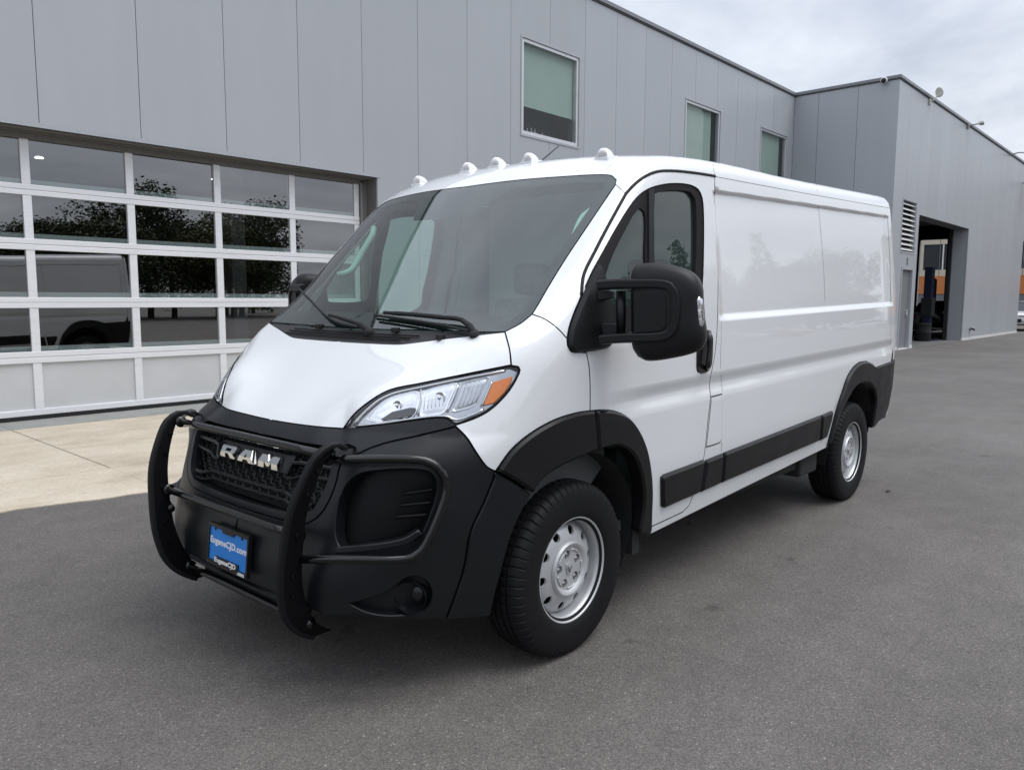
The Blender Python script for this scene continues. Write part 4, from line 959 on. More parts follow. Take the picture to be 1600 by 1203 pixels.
L0 = onpl(ls, .012); lc = L0.mean(0); nl = len(L0); V = list(L0-pn*.02)+list(L0+pn*.004)+list(lc+(L0-lc)*.8+pn*.014); F = [(i*nl+k, i*nl+(k+1) % nl, (i+1)*nl+(k+1) % nl, (i+1)*nl+k) for i in range(2) for k in range(nl)]+[tuple(2*nl+k for k in range(nl))]
MB().add(V, F).build('mirror_signal', 'lamp_reflector', mir, angle=30)
for k in range(7):
    a, b = onpl([(1086, 471+k*6), (1095, 470+k*6.1)], .0275); MB().tube([a, b], .0012, 5).build('signal_rib', 'lamp_inner', mir)
MB().lathe([(0, .006), (.008, .003), (.010, 0)], onpl([(1084.5, 490)], .026)[0], tuple(pn), 12).build('signal_bulb', 'amber', mir, smooth=True)
mirror_copy(mir)

# ---- marker lamps on the roof, antenna, wipers, washer jets
def marker(y):
    x = {0: 1.545, 1: 1.55, 2: 1.585}[round(abs(y)/.225) if abs(y) < .3 else 2]
    o = march(np.array([[x, y, 3.]]), np.array([[0, 0, -1.]]), 0, 0, 2, 400)[0]
    m_ = empty('marker_light', tuple(o), 0, van); rq = math.atan2(ZR(x+.05)-ZR(x-.05), .1); m_.rotation_euler = (0, -float(rq), 0); m_.scale = (1.02, 1.1, 1.0)
    # half-dome: steep face forward, long slope back
    V = []; F = []; prof = [(-.036, 0), (-.034, .018), (-.028, .038), (-.016, .047), (0, .046), (.02, .036), (.04, .018), (.05, 0)]; wid = [.034, .033, .029, .026, .026, .025, .020, .012]
    n = 9
    for (px_, h), w in zip(prof, wid):
        for k in range(n):
            t = math.pi*k/(n-1); V.append((px_+.006*abs(math.cos(t)), -w*math.cos(t)*(abs(math.cos(t))**-.0), max(h, .0)*max(math.sin(t), 0)**.45))
    F = [(i*n+k, i*n+k+1, (i+1)*n+k+1, (i+1)*n+k) for i in range(len(prof)-1) for k in range(n-1)]
    MB().add(V, F).build('lens', 'marker_lens', m_, smooth=True)
    b = MB(); b.box(-.038, .052, -.036, .036, -.012, .004, .003); b.build('base', 'paint', m_)
    b = MB()
    for k in range(5): b.box(-.030+k*.008, -.028+k*.008, -.022, .022, .004, .026)
    b.build('reflector', 'marker_base', m_)
for y in (-.665, -.222, 0, .222, .665): marker(y)
a0 = march(np.array([[1.86, -.02, 3.]]), np.array([[0, 0, -1.]]), 0, 0, 2, 400)[0]
an = empty('antenna', tuple(a0), 0, van); MB().tube([(0, 0, -.01), (.02, 0, .012)], .014, 8).build('antenna_base', 'seam', an); MB().tube([(.015, 0, .01), (.16, -.02, .115)], [.004, .0025], 6).build('antenna_rod', 'seam', an)
def wiper(arm, blade, nm='wiper'):
    w = empty(nm, (0, 0, 0), 0, van)
    A = cast(arm, .022, 10); A[0] = cast1(arm[0], .006); MB().tube(A, [.013]*2+[.010]*(len(A)-4)+[.008]*2, 8).build('wiper_arm', 'seam', w, smooth=True)
    B = cast(blade, .010, 10); MB().tube(B, .006, 6).build('wiper_blade', 'rubber', w)
    B = cast(blade, .020, 10); MB().tube(B, .006, 6).build('blade_holder', 'seam', w)
    c = cast1(arm[0], .004); MB().lathe([(.022, 0), (.020, .012), (.008, .018), (0, .018)], c, grad(c[None])[0], 14).build('wiper_pivot', 'seam', w, smooth=True)
wiper([(741, 523), (735, 510), (722, 500), (690, 496), (650, 492), (600, 488.5)], [(732, 517), (690, 508), (640, 500), (585, 492.5)])
wiper([(577, 519), (566, 508), (545, 501), (515, 492)], [(560, 511), (530, 505), (508, 492), (490, 474), (468, 452)])
# cowl louvres and jets
for k, (a, b) in enumerate((((446, 519.5), (624, 531.5)), ((452, 516), (640, 528)), ((460, 513), (655, 525)))):
    P = cast([a, ((a[0]+b[0])/2, (a[1]+b[1])/2+1.2), b], .001, 10); MB().tube(P, .0035, 5).build('cowl_slot', 'dark_hole', van)
for p in ((499, 511), (618, 517), (688, 528)): c = cast1(p, .004); MB().box(c[0]-.018, c[0]+.018, c[1]-.012, c[1]+.012, c[2]-.008, c[2]+.014, .004).build('washer_jet', 'seam', van)

# ---- bull bar
bull = empty('bull_bar', (0, 0, 0), 0, van)
FE = [(.10, .945), (.065, .965), (.03, .966), (-.025, .935), (-.07, .86), (-.115, .74), (-.131, .60), (-.133, .48), (-.124, .41), (-.103, .34), (-.06, .28), (-.015, .245), (.025, .222)]
fe = smooth_px(np.array(FE)*1000, 22)/1000
ua = lambda z: .456+(z-.22)*.17
def upright(s):
    n = len(fe); dep = lambda z: float(np.interp(z, [.22, .34, .5, .75, .93, .97], [.085, .10, .085, .07, .052, .045]))
    P = [np.array((x, s*ua(z), z)) for x, z in fe]
    # plate
    b = MB(); V = []
    for x, z in fe:
        bk = x+dep(z)
        for q in (x, bk):
            for t in (-.005, .005): V.append((q, s*(ua(z)+t), z))
    F = []
    for i in range(n-1):
        a, c = i*4, i*4+4; F += [(a, a+2, c+2, c), (a+1, c+1, c+3, a+3), (a+2, a+3, c+3, c+2)]
    b.add(V, F); b.build('upright', 'bar_plate', bull)
    # rolled front edge with rubber strip: flat band
    b = MB(); V = []; sec = [(-.0145, .006), (-.0145, -.006), (-.009, -.011), (.009, -.011), (.0145, -.006), (.0145, .006)]
    fa = np.array(fe); tg = np.gradient(fa, axis=0); tg /= np.linalg.norm(tg, axis=1, keepdims=True)
    for i, (x, z) in enumerate(fe):
        nx, nz = tg[i][1], -tg[i][0]          # outward (forward) normal of the edge
        if nx > 0 and z < .9 or (nx*-1+nz*0) < -1: nx, nz = -nx, -nz
        for l, d in sec: V.append((x-nx*d if False else x+(-d)*(-abs(1))*0+nx*(-d), s*(ua(z)+l), z+nz*(-d)))
    m_ = len(sec); F = [(i*m_+j, i*m_+j+1, (i+1)*m_+j+1, (i+1)*m_+j) for i in range(n-1) for j in range(m_-1)]+[tuple(range(m_)), tuple((n-1)*m_+j for j in range(m_))]
    b.add(V, F); b.build('upright_pad', 'rubber', bull, angle=40)
    for z in (.88, .80, .655, .50, .42):
        x = float(np.interp(z, fa[::-1, 1], fa[::-1, 0]))+.045; MB().lathe([(.011, 0), (.010, .006), (.0, .008)], (x, s*(ua(z)+.005), z), (0, s, 0), 6).build('bolt', 'bar_plate', bull); MB().lathe([(.011, 0), (.010, .008), (.0, .010)], (x, s*(ua(z)-.005), z), (0, -s, 0), 6).build('bolt', 'bar_plate', bull)
    MB().box(.0, .14, s*ua(.40)-.004-(.05 if s > 0 else 0), s*ua(.40)+.004+(.05 if s < 0 else 0), .33, .42).build('mount_bracket', 'bar_black', bull)
for s in (-1, 1): upright(s)
def pxy(p, y):
    D = pxray([p])[0]; return CC+D*((y-CC[1])/D[1])
for p, a in (((281, 658.5), .57), ((262, 764), .525), ((296, 883), .48)):
    q = pxy(p, a); MB().tube([(q[0], y, q[2]) for y in np.linspace(-a, a, 7)], .0165, 14).build('cross_bar', 'bar_black', bull, smooth=True)
    for s in (-1, 1): MB().lathe([(.026, 0), (.025, .006), (.0160, .009)], (q[0], s*(a-.012), q[2]), (0, -s, 0), 16).build('bar_flange', 'bar_black', bull, smooth=True)
wing = cast([(528, 717.5), (560, 717), (600, 716.5), (640, 717), (664, 719.5), (684, 730), (696, 748), (697, 768), (690, 792), (680, 818), (669, 842), (658, 860), (644, 870), (620, 873.5), (560, 873.5), (500, 873.5), (466, 873.5)], .05, 10)
wing[:, :] = wing
wing[0][1] = -ua(wing[0][2])-.0
wl_ = [tuple(p) for p in wing]
both(MB().tube(wl_, .0158, 12).build('wing_bar', 'bar_black', bull, smooth=True))

# ---- cab interior
dash = MB(); prof = [(.66, 1.27), (.80, 1.275), (1.00, 1.27), (1.20, 1.245), (1.30, 1.20), (1.33, 1.10), (1.28, .95), (1.30, .75), (1.10, .60), (.62, .60)]
dash.prism([(x, -.90, z) for x, z in prof], (0, 1.80, 0)); dash.build('dashboard', 'interior_dark', van, bevel=.015)
dh = MB(); dh.prism([(1.10, -.66, 1.24), (1.18, -.66, 1.33), (1.34, -.66, 1.34), (1.36, -.66, 1.18)], (0, .42, 0)); dh.build('instrument_hood', 'interior_dark', van, bevel=.02)
sw = empty('steering_wheel', (1.43, -.45, 1.20), 0, van); sw.rotation_euler = (0, math.radians(-38), 0)
MB().tube([(0, .185*math.cos(t), .185*math.sin(t)) for t in np.linspace(0, 2*math.pi, 32, endpoint=False)], .016, 8, closed=True).build('wheel_rim', 'interior_dark', sw, smooth=True)
MB().box(-.02, .02, -.06, .06, -.06, .05, .015).build('wheel_boss', 'interior_dark', sw); MB().box(-.008, .008, -.18, .18, -.012, .012).build('wheel_spoke', 'interior_dark', sw); MB().tube([(0, 0, 0), (-.25, 0, -.02)], .03, 8).build('steering_column', 'interior_dark', sw)
def seat(y, w):
    s = empty('seat', (1.95, y, .55), 0, van)
    MB().box(-.30, .22, -w/2, w/2, .18, .34, .05).build('cushion', 'seat_cloth', s, smooth=True)
    b = MB(); b.prism([(.14, -w/2, .30), (.27, -w/2, .28), (.42, -w/2, .92), (.30, -w/2, .95)], (0, w, 0)); b.build('backrest', 'seat_cloth', s, bevel=.04)
    MB().box(.33, .43, -.13, .13, .97, 1.17, .04).build('headrest', 'seat_cloth', s, smooth=True); MB().box(-.25, .20, -w/2+.03, w/2-.03, -.10, .20).build('seat_base', 'interior_dark', s)
seat(-.46, .52); seat(.42, .52)
MB().box(2.44, 2.47, -.90, .90, .55, 2.16).build('bulkhead', 'bulkhead', van)
MB().box(1.30, 2.45, -.92, .92, .42, .47).build('cab_floor', 'interior_dark', van)
both(surf('pillar_trim', van, 'interior_light', loop(cast([(831, 491), (850, 498), (870, 512), (884, 520)]), cast([(884, 520), (898, 486), (908, 462), (914, 430), (932, 392), (954, 350), (980, 303)]), cast([(980, 303), (962, 288)]), cast([(962, 288), (950, 300), (905, 362), (866, 420), (838, 464), (815, 495), (831, 491)])), (-.55, -.72, .42), res=.04, off=-.05, gap=0, thick=0))
surf('headliner', van, 'interior_light', loop(to_centre(np.vstack([snap(np.array([[1.50, -.84, 2.1]])), cast([(930, 262), (880, 262), (820, 262), (776, 264)])])), np.array([[2.46, 0, 2.28]]), np.array([[2.46, -.86, 2.2]])), (0, 0, 1), res=.08, off=-.05, gap=0, thick=0, sym=True)
for s in (-1, 1):
    hp2 = [(1.08, s*.80, 1.62), (1.13, s*.755, 1.64), (1.22, s*.755, 1.75), (1.30, s*.755, 1.86), (1.34, s*.80, 1.90)]
    MB().tube(smooth_px(np.array(hp2)*1000, 30)/1000, .018, 8).build('grab_handle', 'interior_light', van, smooth=True)
MB().box(1.36, 1.44, -.11, .11, 1.97, 2.06, .015).build('sensor_pod', 'interior_dark', van)
# ------------------------------------------------------------------ ground and apron
def grid_plane(name, x0, x1, y0, y1, z, mat):
    return MB().add([(x0, y0, z), (x1, y0, z), (x1, y1, z), (x0, y1, z)], [(0, 1, 2, 3)]).build(name, mat)
ground = grid_plane('ground', -300, 500, -400, 400, 0, 'asphalt'); tag(ground, kind='structure')
BYAW = math.radians(-.8)
apron = empty('apron', (0, 0, 0), BYAW); tag(apron, kind='structure')
def edge_d(t): return max(2.65, 3.24-.17*t) if t > -1 else 3.41
def wob(t): return .018*math.sin(t*7.1)+.012*math.sin(t*17.3+1)+.008*math.sin(t*41)
def slab(pts, z, mat, name='slab'):
    MB().prism([(x, y, -.05) for x, y in pts], (0, 0, z+.05)).build(name, mat, apron, bevel=.004)
ts = [-9.0, -5.0, -1.99, 1.02, 4.03, 7.04]
for a, b in zip(ts[:-1], ts[1:]):
    g_ = .006
    slab([(a+g_, 4.18), (b-g_, 4.18), (b-g_, 6.955), (a+g_, 6.955)], .012, 'concrete')
    n = 26; tt = np.linspace(a, b, n); slab([(t, edge_d(t)+wob(t)) for t in tt]+[(b, 4.172), (a, 4.172)], .010, 'concrete', 'edge_band')
    slab([(a+.002, 6.965), (b-.002, 6.965), (b-.002, 7.60), (a+.002, 7.60)], .014, 'sill_concrete', 'sill')
grit = MB(); rg = random.Random(3)
for k in range(150):
    x, y = rg.uniform(-1.5, 7), rg.uniform(-6, -1.1) if k % 3 else rg.uniform(-3, 3); s = rg.uniform(.0015, .0038)
    q = [(x+s*rg.uniform(.6, 1.3)*math.cos(a), y+s*rg.uniform(.6, 1.3)*math.sin(a), 0) for a in np.linspace(0, 2*math.pi, 6)[:-1]]
    grit.prism(q, (0, 0, s*rg.uniform(.5, 1)))
plain('grit', (.42, .40, .37), .8, noise=.3, nscale=40)
tag(grit.build('loose_grit', 'grit'), kind='stuff', label='small pale stones scattered over the asphalt')
plain('dead_leaf', (.05, .035, .022), .8, noise=.3, nscale=60)
def gpx(p, z=0.):
    D = pxray([p])[0]; return CC+D*((z-CC[2])/D[2])
for p, s, lab in (((1076, 819), .030, 'dark dead leaf lying on asphalt beside the front wheel'), ((1388, 768), .035, 'dark dead leaf lying on asphalt behind the rear wheel'), ((529, 1002), .014, 'small dark leaf scrap on asphalt under the bull bar')):
    c = gpx(p); b = MB(); V = [(c[0]+s*math.cos(a)*(1.6 if i % 2 else .8), c[1]+s*.5*math.sin(a)*(1.2 if i % 2 else .7), .004+.004*(i % 3)) for i, a in enumerate(np.linspace(0, 2*math.pi, 11)[:-1])]; b.add(V+[(c[0], c[1], .010)], [(i, (i+1) % 10, 10) for i in range(10)])
    tag(b.build('dead_leaf', 'dead_leaf'), lab, 'leaf')

# ------------------------------------------------------------------ the service building (long facade)
bld = empty('service_building', (0, 0, 0), BYAW); tag(bld, 'long grey metal-clad building with a glazed sectional garage door', 'building')
FD, ZT, PT, DD = 7.34, 7.70, 1.147, 7.64
T0, T1 = 1.6-PT*11, 22.58
wins = [(9.98, 11.69, 4.69, 6.40), (16.10, 17.83, 4.69, 6.40), (20.35, 22.08, 4.69, 6.40)]
DOOR = (-.86, 6.46, 0, 3.42)
def cut(rect, holes):
    """rectangle (t0,t1,z0,z1) minus rectangles -> list of rectangles"""
    out = [rect]
    for h in holes:
        nx = []
        for a, b, c, d in out:
            if h[1] <= a or h[0] >= b or h[3] <= c or h[2] >= d: nx.append((a, b, c, d)); continue
            if h[0] > a: nx.append((a, h[0], c, d))
            if h[1] < b: nx.append((h[1], b, c, d))
            l, r = max(a, h[0]), min(b, h[1])
            if h[2] > c: nx.append((l, r, c, h[2]))
            if h[3] < d: nx.append((l, r, h[3], d))
        out = nx
    return out
wpad = [(a-.045, b+.045, c-.045, d+.045) for a, b, c, d in wins]
k = 0; t = T0
while t < T1-.05:
    b_ = min(t+PT, T1); mb = MB()
    for a, b, c, d in cut((t+.004, b_-.004, .03, ZT-.006), wpad+[DOOR]): mb.box(a, b, FD, FD+.05, c, d)
    mb.build('wall_panel', 'cladding', bld); t = b_
mb = MB()
for a, b, c, d in cut((T0, T1+.3, 0, ZT), wpad+[DOOR]): mb.box(a, b, FD+.035, FD+.28, c, d)
mb.build('wall_core', 'joint_dark', bld)
MB().box(T0-.05, 22.55, FD-.045, FD+.4, ZT+.03, ZT+.115, .004).build('coping', 'coping', bld)
MB().box(T0-.04, 22.55, FD-.025, FD+.3, ZT+.0, ZT+.028).build('coping_shadow_gap', 'joint_dark', bld)
MB().box(T0, T1, FD+.3, FD+14, ZT-.3, ZT-.05).build('roof_deck', 'grey_wall', bld)
MB().box(T0-.1, T0, FD, FD+14, 0, ZT).build('end_wall', 'cladding', bld)
# lower edge flashing over the door
MB().box(DOOR[0]-.06, DOOR[1]+.06, FD-.006, FD+.03, DOOR[3]-.0, DOOR[3]+.055).build('door_head_flashing', 'cladding', bld)
# upper windows
for a, b, c, d in wins:
    w = empty('window', (0, 0, 0), 0, bld)
    fr = MB(); yo, yi = FD+.012, FD+.10
    fr.box(a-.035, b+.035, yo, yi, d-.03, d+.03); fr.box(a-.035, b+.035, yo, yi, c-.035, c+.03); fr.box(a-.035, a+.03, yo, yi, c+.03, d-.03); fr.box(b-.03, b+.035, yo, yi, c+.03, d-.03)
    fr.build('window_frame', 'window_frame', w)
    tr = MB(); y0, y1 = FD-.012, FD+.02
    tr.box(a-.07, b+.07, y0, y1, d+.034, d+.072); tr.box(a-.07, b+.07, y0, y1, c-.08, c-.038); tr.box(a-.07, a-.037, y0, y1, c-.038, d+.034); tr.box(b+.037, b+.07, y0, y1, c-.038, d+.034)
    tr.build('window_trim', 'cladding', w)
    MB().add([(a+.03, FD+.05, c+.03), (b-.03, FD+.05, c+.03), (b-.03, FD+.05, d-.03), (a+.03, FD+.05, d-.03)], [(0, 1, 2, 3)]).build('window_glass', 'window_glass', w)
    zb_ = c+.52 if a < 12 else c+.28
    MB().box(a+.03, b-.28 if a > 12 else b-.04, FD+.11, FD+.115, zb_, d-.03).build('roller_blind', 'blind', w)
    MB().box(a-.03, b+.03, FD+.6, FD+.62, c-.2, d+.1).build('room_wall', 'room_dark', w)
    MB().box(a-.03, b+.03, FD+.06, FD+.6, c-.1, c-.02).build('window_board', 'window_frame', w)
    if a < 12:
        rr = random.Random(5)
        for i in range(7):
            x = a+.35+i*.11+rr.uniform(-.03, .03); h = rr.uniform(.06, .20); MB().lathe([(0, 0), (.03, 0), (.032, h*.6), (.012, h*.75), (.012, h), (0, h)], (x, FD+.2, c-.02), (0, 0, 1), 10).build('sill_ornament', 'fixture_grey', w, smooth=True)
# ---- sectional garage door
gd = empty('garage_door', (0, 0, 0), 0, bld)
stile = [6.26-1.1865*i for i in range(7)]                 # stile centres
rails = [(0.062, .134), (.694, .832), (1.354, 1.482), (2.041, 2.174), (2.680, 2.805), (3.345, 3.40)]
yo = DD
def rail_piece(t0, t1, z0, z1):
    b = MB(); h = z1-z0
    if h > .10:
        b.box(t0, t1, yo-.012, yo+.045, z0, z0+h*.47, .004); b.box(t0, t1, yo-.012, yo+.045, z0+h*.53, z1, .004); b.box(t0, t1, yo, yo+.04, z0+h*.4, z0+h*.6)
    else: b.box(t0, t1, yo-.012, yo+.045, z0, z1, .004)
    b.build('rail', 'aluminium', gd)
for z0, z1 in rails: rail_piece(stile[-1]-.04, stile[0]+.05, z0, z1)
for r in range(5):
    z0, z1 = rails[r][1], rails[r+1][0]
    for i, s in enumerate(stile):
        MB().box(s-.048, s+.048, yo-.006, yo+.045, z0, z1, .004).build('stile', 'aluminium', gd)
        if i:
            a, b = s+.048, stile[i-1]-.048
            if r == 0: MB().box(a, b, yo+.018, yo+.03, z0, z1).build('solid_panel', 'alu_panel', gd)
            else:
                tl = random.Random(r*10+i); o = MB(); o.add([(a, 0, z0), (b, 0, z0), (b, 0, z1), (a, 0, z1)], [(0, 1, 2, 3)]); p = o.build('glass_pane', 'pane_glass', gd); p.location = (0, yo+.02, 0)
                p.rotation_euler = (tl.uniform(-.0025, .0025), 0, tl.uniform(-.0025, .0025)); p.location = (0, yo+.02, 0)
                MB().box(a, b, yo+.035, yo+.04, z0, z0+.062).build('pane_spacer', 'spacer', gd) if 'spacer' in M else None
MB().box(stile[-1]-.04, stile[0]+.05, yo-.01, yo+.05, .012, .060).build('bottom_seal', 'seal_black', gd)
jm = MB(); jm.box(DOOR[0], DOOR[1], FD+.051, DD-.01, DOOR[3]-.006, DOOR[3]+.02); jm.build('head_reveal', 'reveal_grey', bld)
for k_, (z0, z1, y0_, y1_) in enumerate(((3.400, 3.425, DD-.10, DD+.02), (3.33, 3.400, DD-.03, DD+.02))): MB().box(DOOR[0], DOOR[1]-.06, y0_, y1_, z0-.005, z1-.008).build('head_track', 'reveal_grey', bld)
MB().box(DOOR[1]-.004, DOOR[1]+.02, FD+.051, DD+.05, 0, DOOR[3]).build('jamb_reveal', 'reveal_grey', bld)
MB().box(stile[0]+.055, DOOR[1]-.012, DD-.03, DD+.06, 0, 3.39).build('jamb_track', 'reveal_grey', bld)
MB().box(stile[0]+.058, stile[0]+.075, DD-.06, DD-.031, 0, 3.35).build('jamb_seal', 'fixture_grey', bld)
MB().box(DOOR[0]-.02, DOOR[0]+.004, FD+.051, DD+.05, 0, DOOR[3]).build('jamb_reveal', 'reveal_grey', bld)
# the shop behind it
MB().box(-3, 9, DD+.1, 17, -.05, .006).build('shop_floor', 'room_floor', bld)
MB().box(-3, 9, 16.9, 17, 0, 4.5).build('shop_wall', 'room_dark', bld); MB().box(-3.1, -3, DD+.1, 17, 0, 4.5).build('shop_wall', 'room_dark', bld); MB().box(9, 9.1, DD+.1, 17, 0, 4.5).build('shop_wall', 'room_dark', bld)
MB().box(-3, 9, DD+.1, 17, 4.5, 4.6).build('shop_ceiling', 'room_dark', bld)
for tx, dy in ((1.75, 9.6), (4.8, 9.8), (3.3, 13), (6.6, 13)):
    MB().lathe([(.0, 0), (.07, 0), (.075, .012), (.05, .03), (.0, .035)], (tx, dy, 3.95), (0, 0, 1), 20).build('shop_lamp', 'lamp_disc', bld, smooth=True)
    MB().tube([(tx, dy, 3.98), (tx, dy, 4.5)], .01, 5).build('lamp_rod', 'room_dark', bld)
for tx in (4.9, 7.2): MB().box(tx, tx+.25, 9.2, 9.45, 0, 4.4).build('shop_column', 'fixture_grey', bld)

# ------------------------------------------------------------------ the wing with the open service bay
wing_b = empty('service_wing', (0, 0, 0), BYAW); tag(wing_b, 'grey metal-clad wing with an open service bay, louvre and side door', 'building')
WD, WT0, WT1 = 4.33, 22.58, 42.25
LV = (23.48, 24.93, 2.92, 4.52); SD = (23.72, 24.92, .0, 2.50); BAY = (25.25, 31.65, 0, 4.16)
t = WT0
while t < WT1-.05:
    b_ = min(t+PT, WT1)
    for a, b, c, d in cut((t+.0025, b_-.0025, .105, ZT-.006), [LV, SD, BAY]): MB().box(a, b, WD, WD+.05, c, d).build('wall_panel', 'cladding', wing_b)
    t = b_
mb = MB()
for a, b, c, d in cut((WT0+.06, WT1, 0, ZT), [LV, SD, BAY]): mb.box(a, b, WD+.04, WD+.20, c, d)
mb.build('wall_core', 'joint_dark', wing_b)
for a, b, c, d in cut((WT0, WT1, .0, .10), [LV, SD, BAY]): MB().box(a, b, WD-.014, WD+.05, c, d).build('base_flashing', 'louvre_white', wing_b)
d = WD
for a, b in ((WD, 5.45), (5.45, 6.60), (6.60, FD)):
    MB().box(WT0, WT0+.05, a+.005, b-.005, .03, ZT-.006).build('wall_panel', 'cladding', wing_b)
MB().box(WT0+.04, WT0+.2, WD+.05, FD+.3, 0, ZT).build('wall_core', 'joint_dark', wing_b)
MB().box(WT0-.045, WT1, WD-.045, WD+.4, ZT+.03, ZT+.115, .004).build('coping', 'coping', wing_b)
MB().box(WT0-.045, WT0+.4, WD+.4, FD+.4, ZT+.03, ZT+.115, .004).build('coping', 'coping', wing_b)
MB().box(WT0-.025, WT1, WD-.025, WD+.3, ZT, ZT+.028).build('coping_shadow_gap', 'joint_dark', wing_b)
MB().box(WT0-.025, WT0+.3, WD+.3, FD+.1, ZT, ZT+.028).build('coping_shadow_gap', 'joint_dark', wing_b)
MB().box(WT0+.2, WT1, WD+.2, 22, ZT-.3, ZT-.05).build('roof_deck', 'grey_wall', wing_b)
# louvre
lv = empty('louvre', (0, 0, 0), 0, wing_b); a, b, c, d = LV
MB().box(a, b, WD+.14, WD+.15, c, d).build('louvre_back', 'dark_hole', lv)
f = MB(); f.box(a, b, WD-.01, WD+.14, d-.05, d); f.box(a, b, WD-.01, WD+.14, c, c+.05); f.box(a, a+.05, WD-.01, WD+.14, c+.05, d-.05); f.box(b-.05, b, WD-.01, WD+.14, c+.05, d-.05); f.build('louvre_frame', 'cladding', lv)
for i in range(10):
    z = c+.09+i*.148; MB().prism([(a+.05, WD+.005, z), (a+.05, WD+.015, z), (a+.05, WD+.12, z+.085), (a+.05, WD+.105, z+.09)], (b-a-.10, 0, 0)).build('louvre_slat', 'louvre_white', lv)
# personnel door with frame, handle, sign plate
dr = empty('side_door', (0, 0, 0), 0, wing_b); a, b, c, d = SD
f = MB(); f.box(a, a+.08, WD-.02, WD+.14, 0, d); f.box(b-.10, b, WD-.02, WD+.14, 0, d); f.box(a+.08, b-.10, WD-.02, WD+.14, d-.07, d); f.build('door_frame', 'cladding', dr)
MB().box(a+.08, b-.10, WD+.07, WD+.12, .03, d-.07).build('door_leaf', 'door_grey', dr); MB().box(a, b, WD-.02, WD+.14, 0, .03).build('door_sill', 'louvre_white', dr)
MB().box(b-.26, b-.20, WD+.03, WD+.07, 1.0, 1.22, .01).build('door_lock', 'window_frame', dr); MB().tube([(b-.23, WD+.02, 1.08), (b-.38, WD+.02, 1.08)], .014, 8).build('door_handle', 'window_frame', dr)
MB().box(a+.50, a+.58, WD-.03, WD-.001, 2.58, 2.80, .01).build('door_lamp', 'fixture_grey', wing_b)
# bay opening: deep reveal, track, raised door, slab floor
a, b, c, d = BAY; RV = WD+.5
MB().box(b-.004, b+.06, WD+.051, RV, 0, d).build('bay_reveal', 'cladding', wing_b); MB().box(a-.06, a+.004, WD+.051, RV, 0, d).build('bay_reveal', 'cladding', wing_b); MB().box(a, b, WD+.051, RV, d-.004, d+.06).build('bay_reveal', 'grey_wall', wing_b)
MB().box(b-.16, b-.05, RV, RV+.12, 0, d).build('door_track', 'seal_black', wing_b); MB().box(b-.05, b-.02, RV-.02, RV+.10, 0, d).build('door_track', 'fixture_grey', wing_b)
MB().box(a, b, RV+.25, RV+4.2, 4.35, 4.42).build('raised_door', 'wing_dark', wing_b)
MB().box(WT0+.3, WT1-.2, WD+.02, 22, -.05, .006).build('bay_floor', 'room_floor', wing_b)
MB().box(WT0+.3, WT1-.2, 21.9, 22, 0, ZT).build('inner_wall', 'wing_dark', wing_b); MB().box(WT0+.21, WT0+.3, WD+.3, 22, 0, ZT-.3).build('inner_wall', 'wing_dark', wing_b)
mb = MB()
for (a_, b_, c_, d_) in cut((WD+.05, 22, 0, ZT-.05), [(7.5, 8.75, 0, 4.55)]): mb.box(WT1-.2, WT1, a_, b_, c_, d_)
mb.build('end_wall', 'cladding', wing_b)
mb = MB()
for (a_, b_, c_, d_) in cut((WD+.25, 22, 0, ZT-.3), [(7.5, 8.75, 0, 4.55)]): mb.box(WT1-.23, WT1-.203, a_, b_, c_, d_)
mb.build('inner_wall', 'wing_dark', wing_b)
hb_ = empty('hose_tap', (32.83, WD-.016, .42), 0, wing_b); MB().tube([(0, .05, 0), (0, -.10, 0), (.0, -.16, -.05)], .035, 8).build('tap_body', 'seal_black', hb_); MB().lathe([(.07, 0), (.075, .02), (.05, .04)], (0, .0, 0), (0, -1, 0), 14).build('tap_flange', 'fixture_grey', hb_); MB().tube([(-.12, -.12, .05), (.12, -.12, .05)], .018, 6).build('tap_handle', 'window_frame', hb_)

# roof-edge fixtures (things of their own, clamped to the parapet)
def bw(t, d, z):
    c, s = math.cos(BYAW), math.sin(BYAW); return (c*t-s*d, s*t+c*d, z)
f1 = empty('wall_floodlight', bw(25.55, WD, ZT+.06), BYAW); f1.scale = (.72, .72, .72); tag(f1, 'round cream floodlight on the parapet above the louvre', 'floodlight')
MB().lathe([(0, .12), (.05, .12), (.20, .02), (.21, -.02), (.19, -.02), (.0, .02)], (.1, -.35, .16), (.75, -.5, .25), 20).build('lamp_head', 'fixture_white', f1, smooth=True); MB().tube([(0, .02, -.2), (0, -.20, -.15), (.05, -.32, .06)], .03, 8).build('lamp_arm', 'fixture_white', f1); MB().box(-.1, .1, -.06, -.02, -.32, -.08).build('lamp_bracket', 'fixture_white', f1)
f2 = empty('wall_floodlight', bw(30.45, WD, ZT+.04), BYAW); f2.scale = (.62, .62, .62); tag(f2, 'grey twin floodlight on an arm on the parapet above the open bay', 'floodlight')
for k_ in (0, .35): MB().lathe([(0, .16), (.06, .16), (.14, .0), (.13, -.02), (0, 0)], (.25+k_, -.55, .10), (.6, -.6, -.4), 16).build('lamp_head', 'fixture_grey' if k_ else 'louvre_white', f2, smooth=True)
MB().tube([(0, .0, -.1), (0, -.45, -.05), (.6, -.5, .05)], .035, 8).build('lamp_arm', 'fixture_grey', f2); MB().box(-.25, .02, -.10, -.02, -.26, -.05).build('lamp_bracket', 'fixture_grey', f2)
f3 = empty('wall_floodlight', bw(37.7, WD, ZT+.02), BYAW); f3.scale = (.7, .7, .7); tag(f3, 'thin grey arm light on the parapet near the wing end', 'floodlight')
MB().tube([(0, .0, -.1), (0, -.5, 0), (.9, -.75, .1)], .04, 8).build('lamp_arm', 'fixture_grey', f3); MB().box(.75, 1.35, -.85, -.65, .04, .16, .03).build('lamp_head', 'fixture_grey', f3)
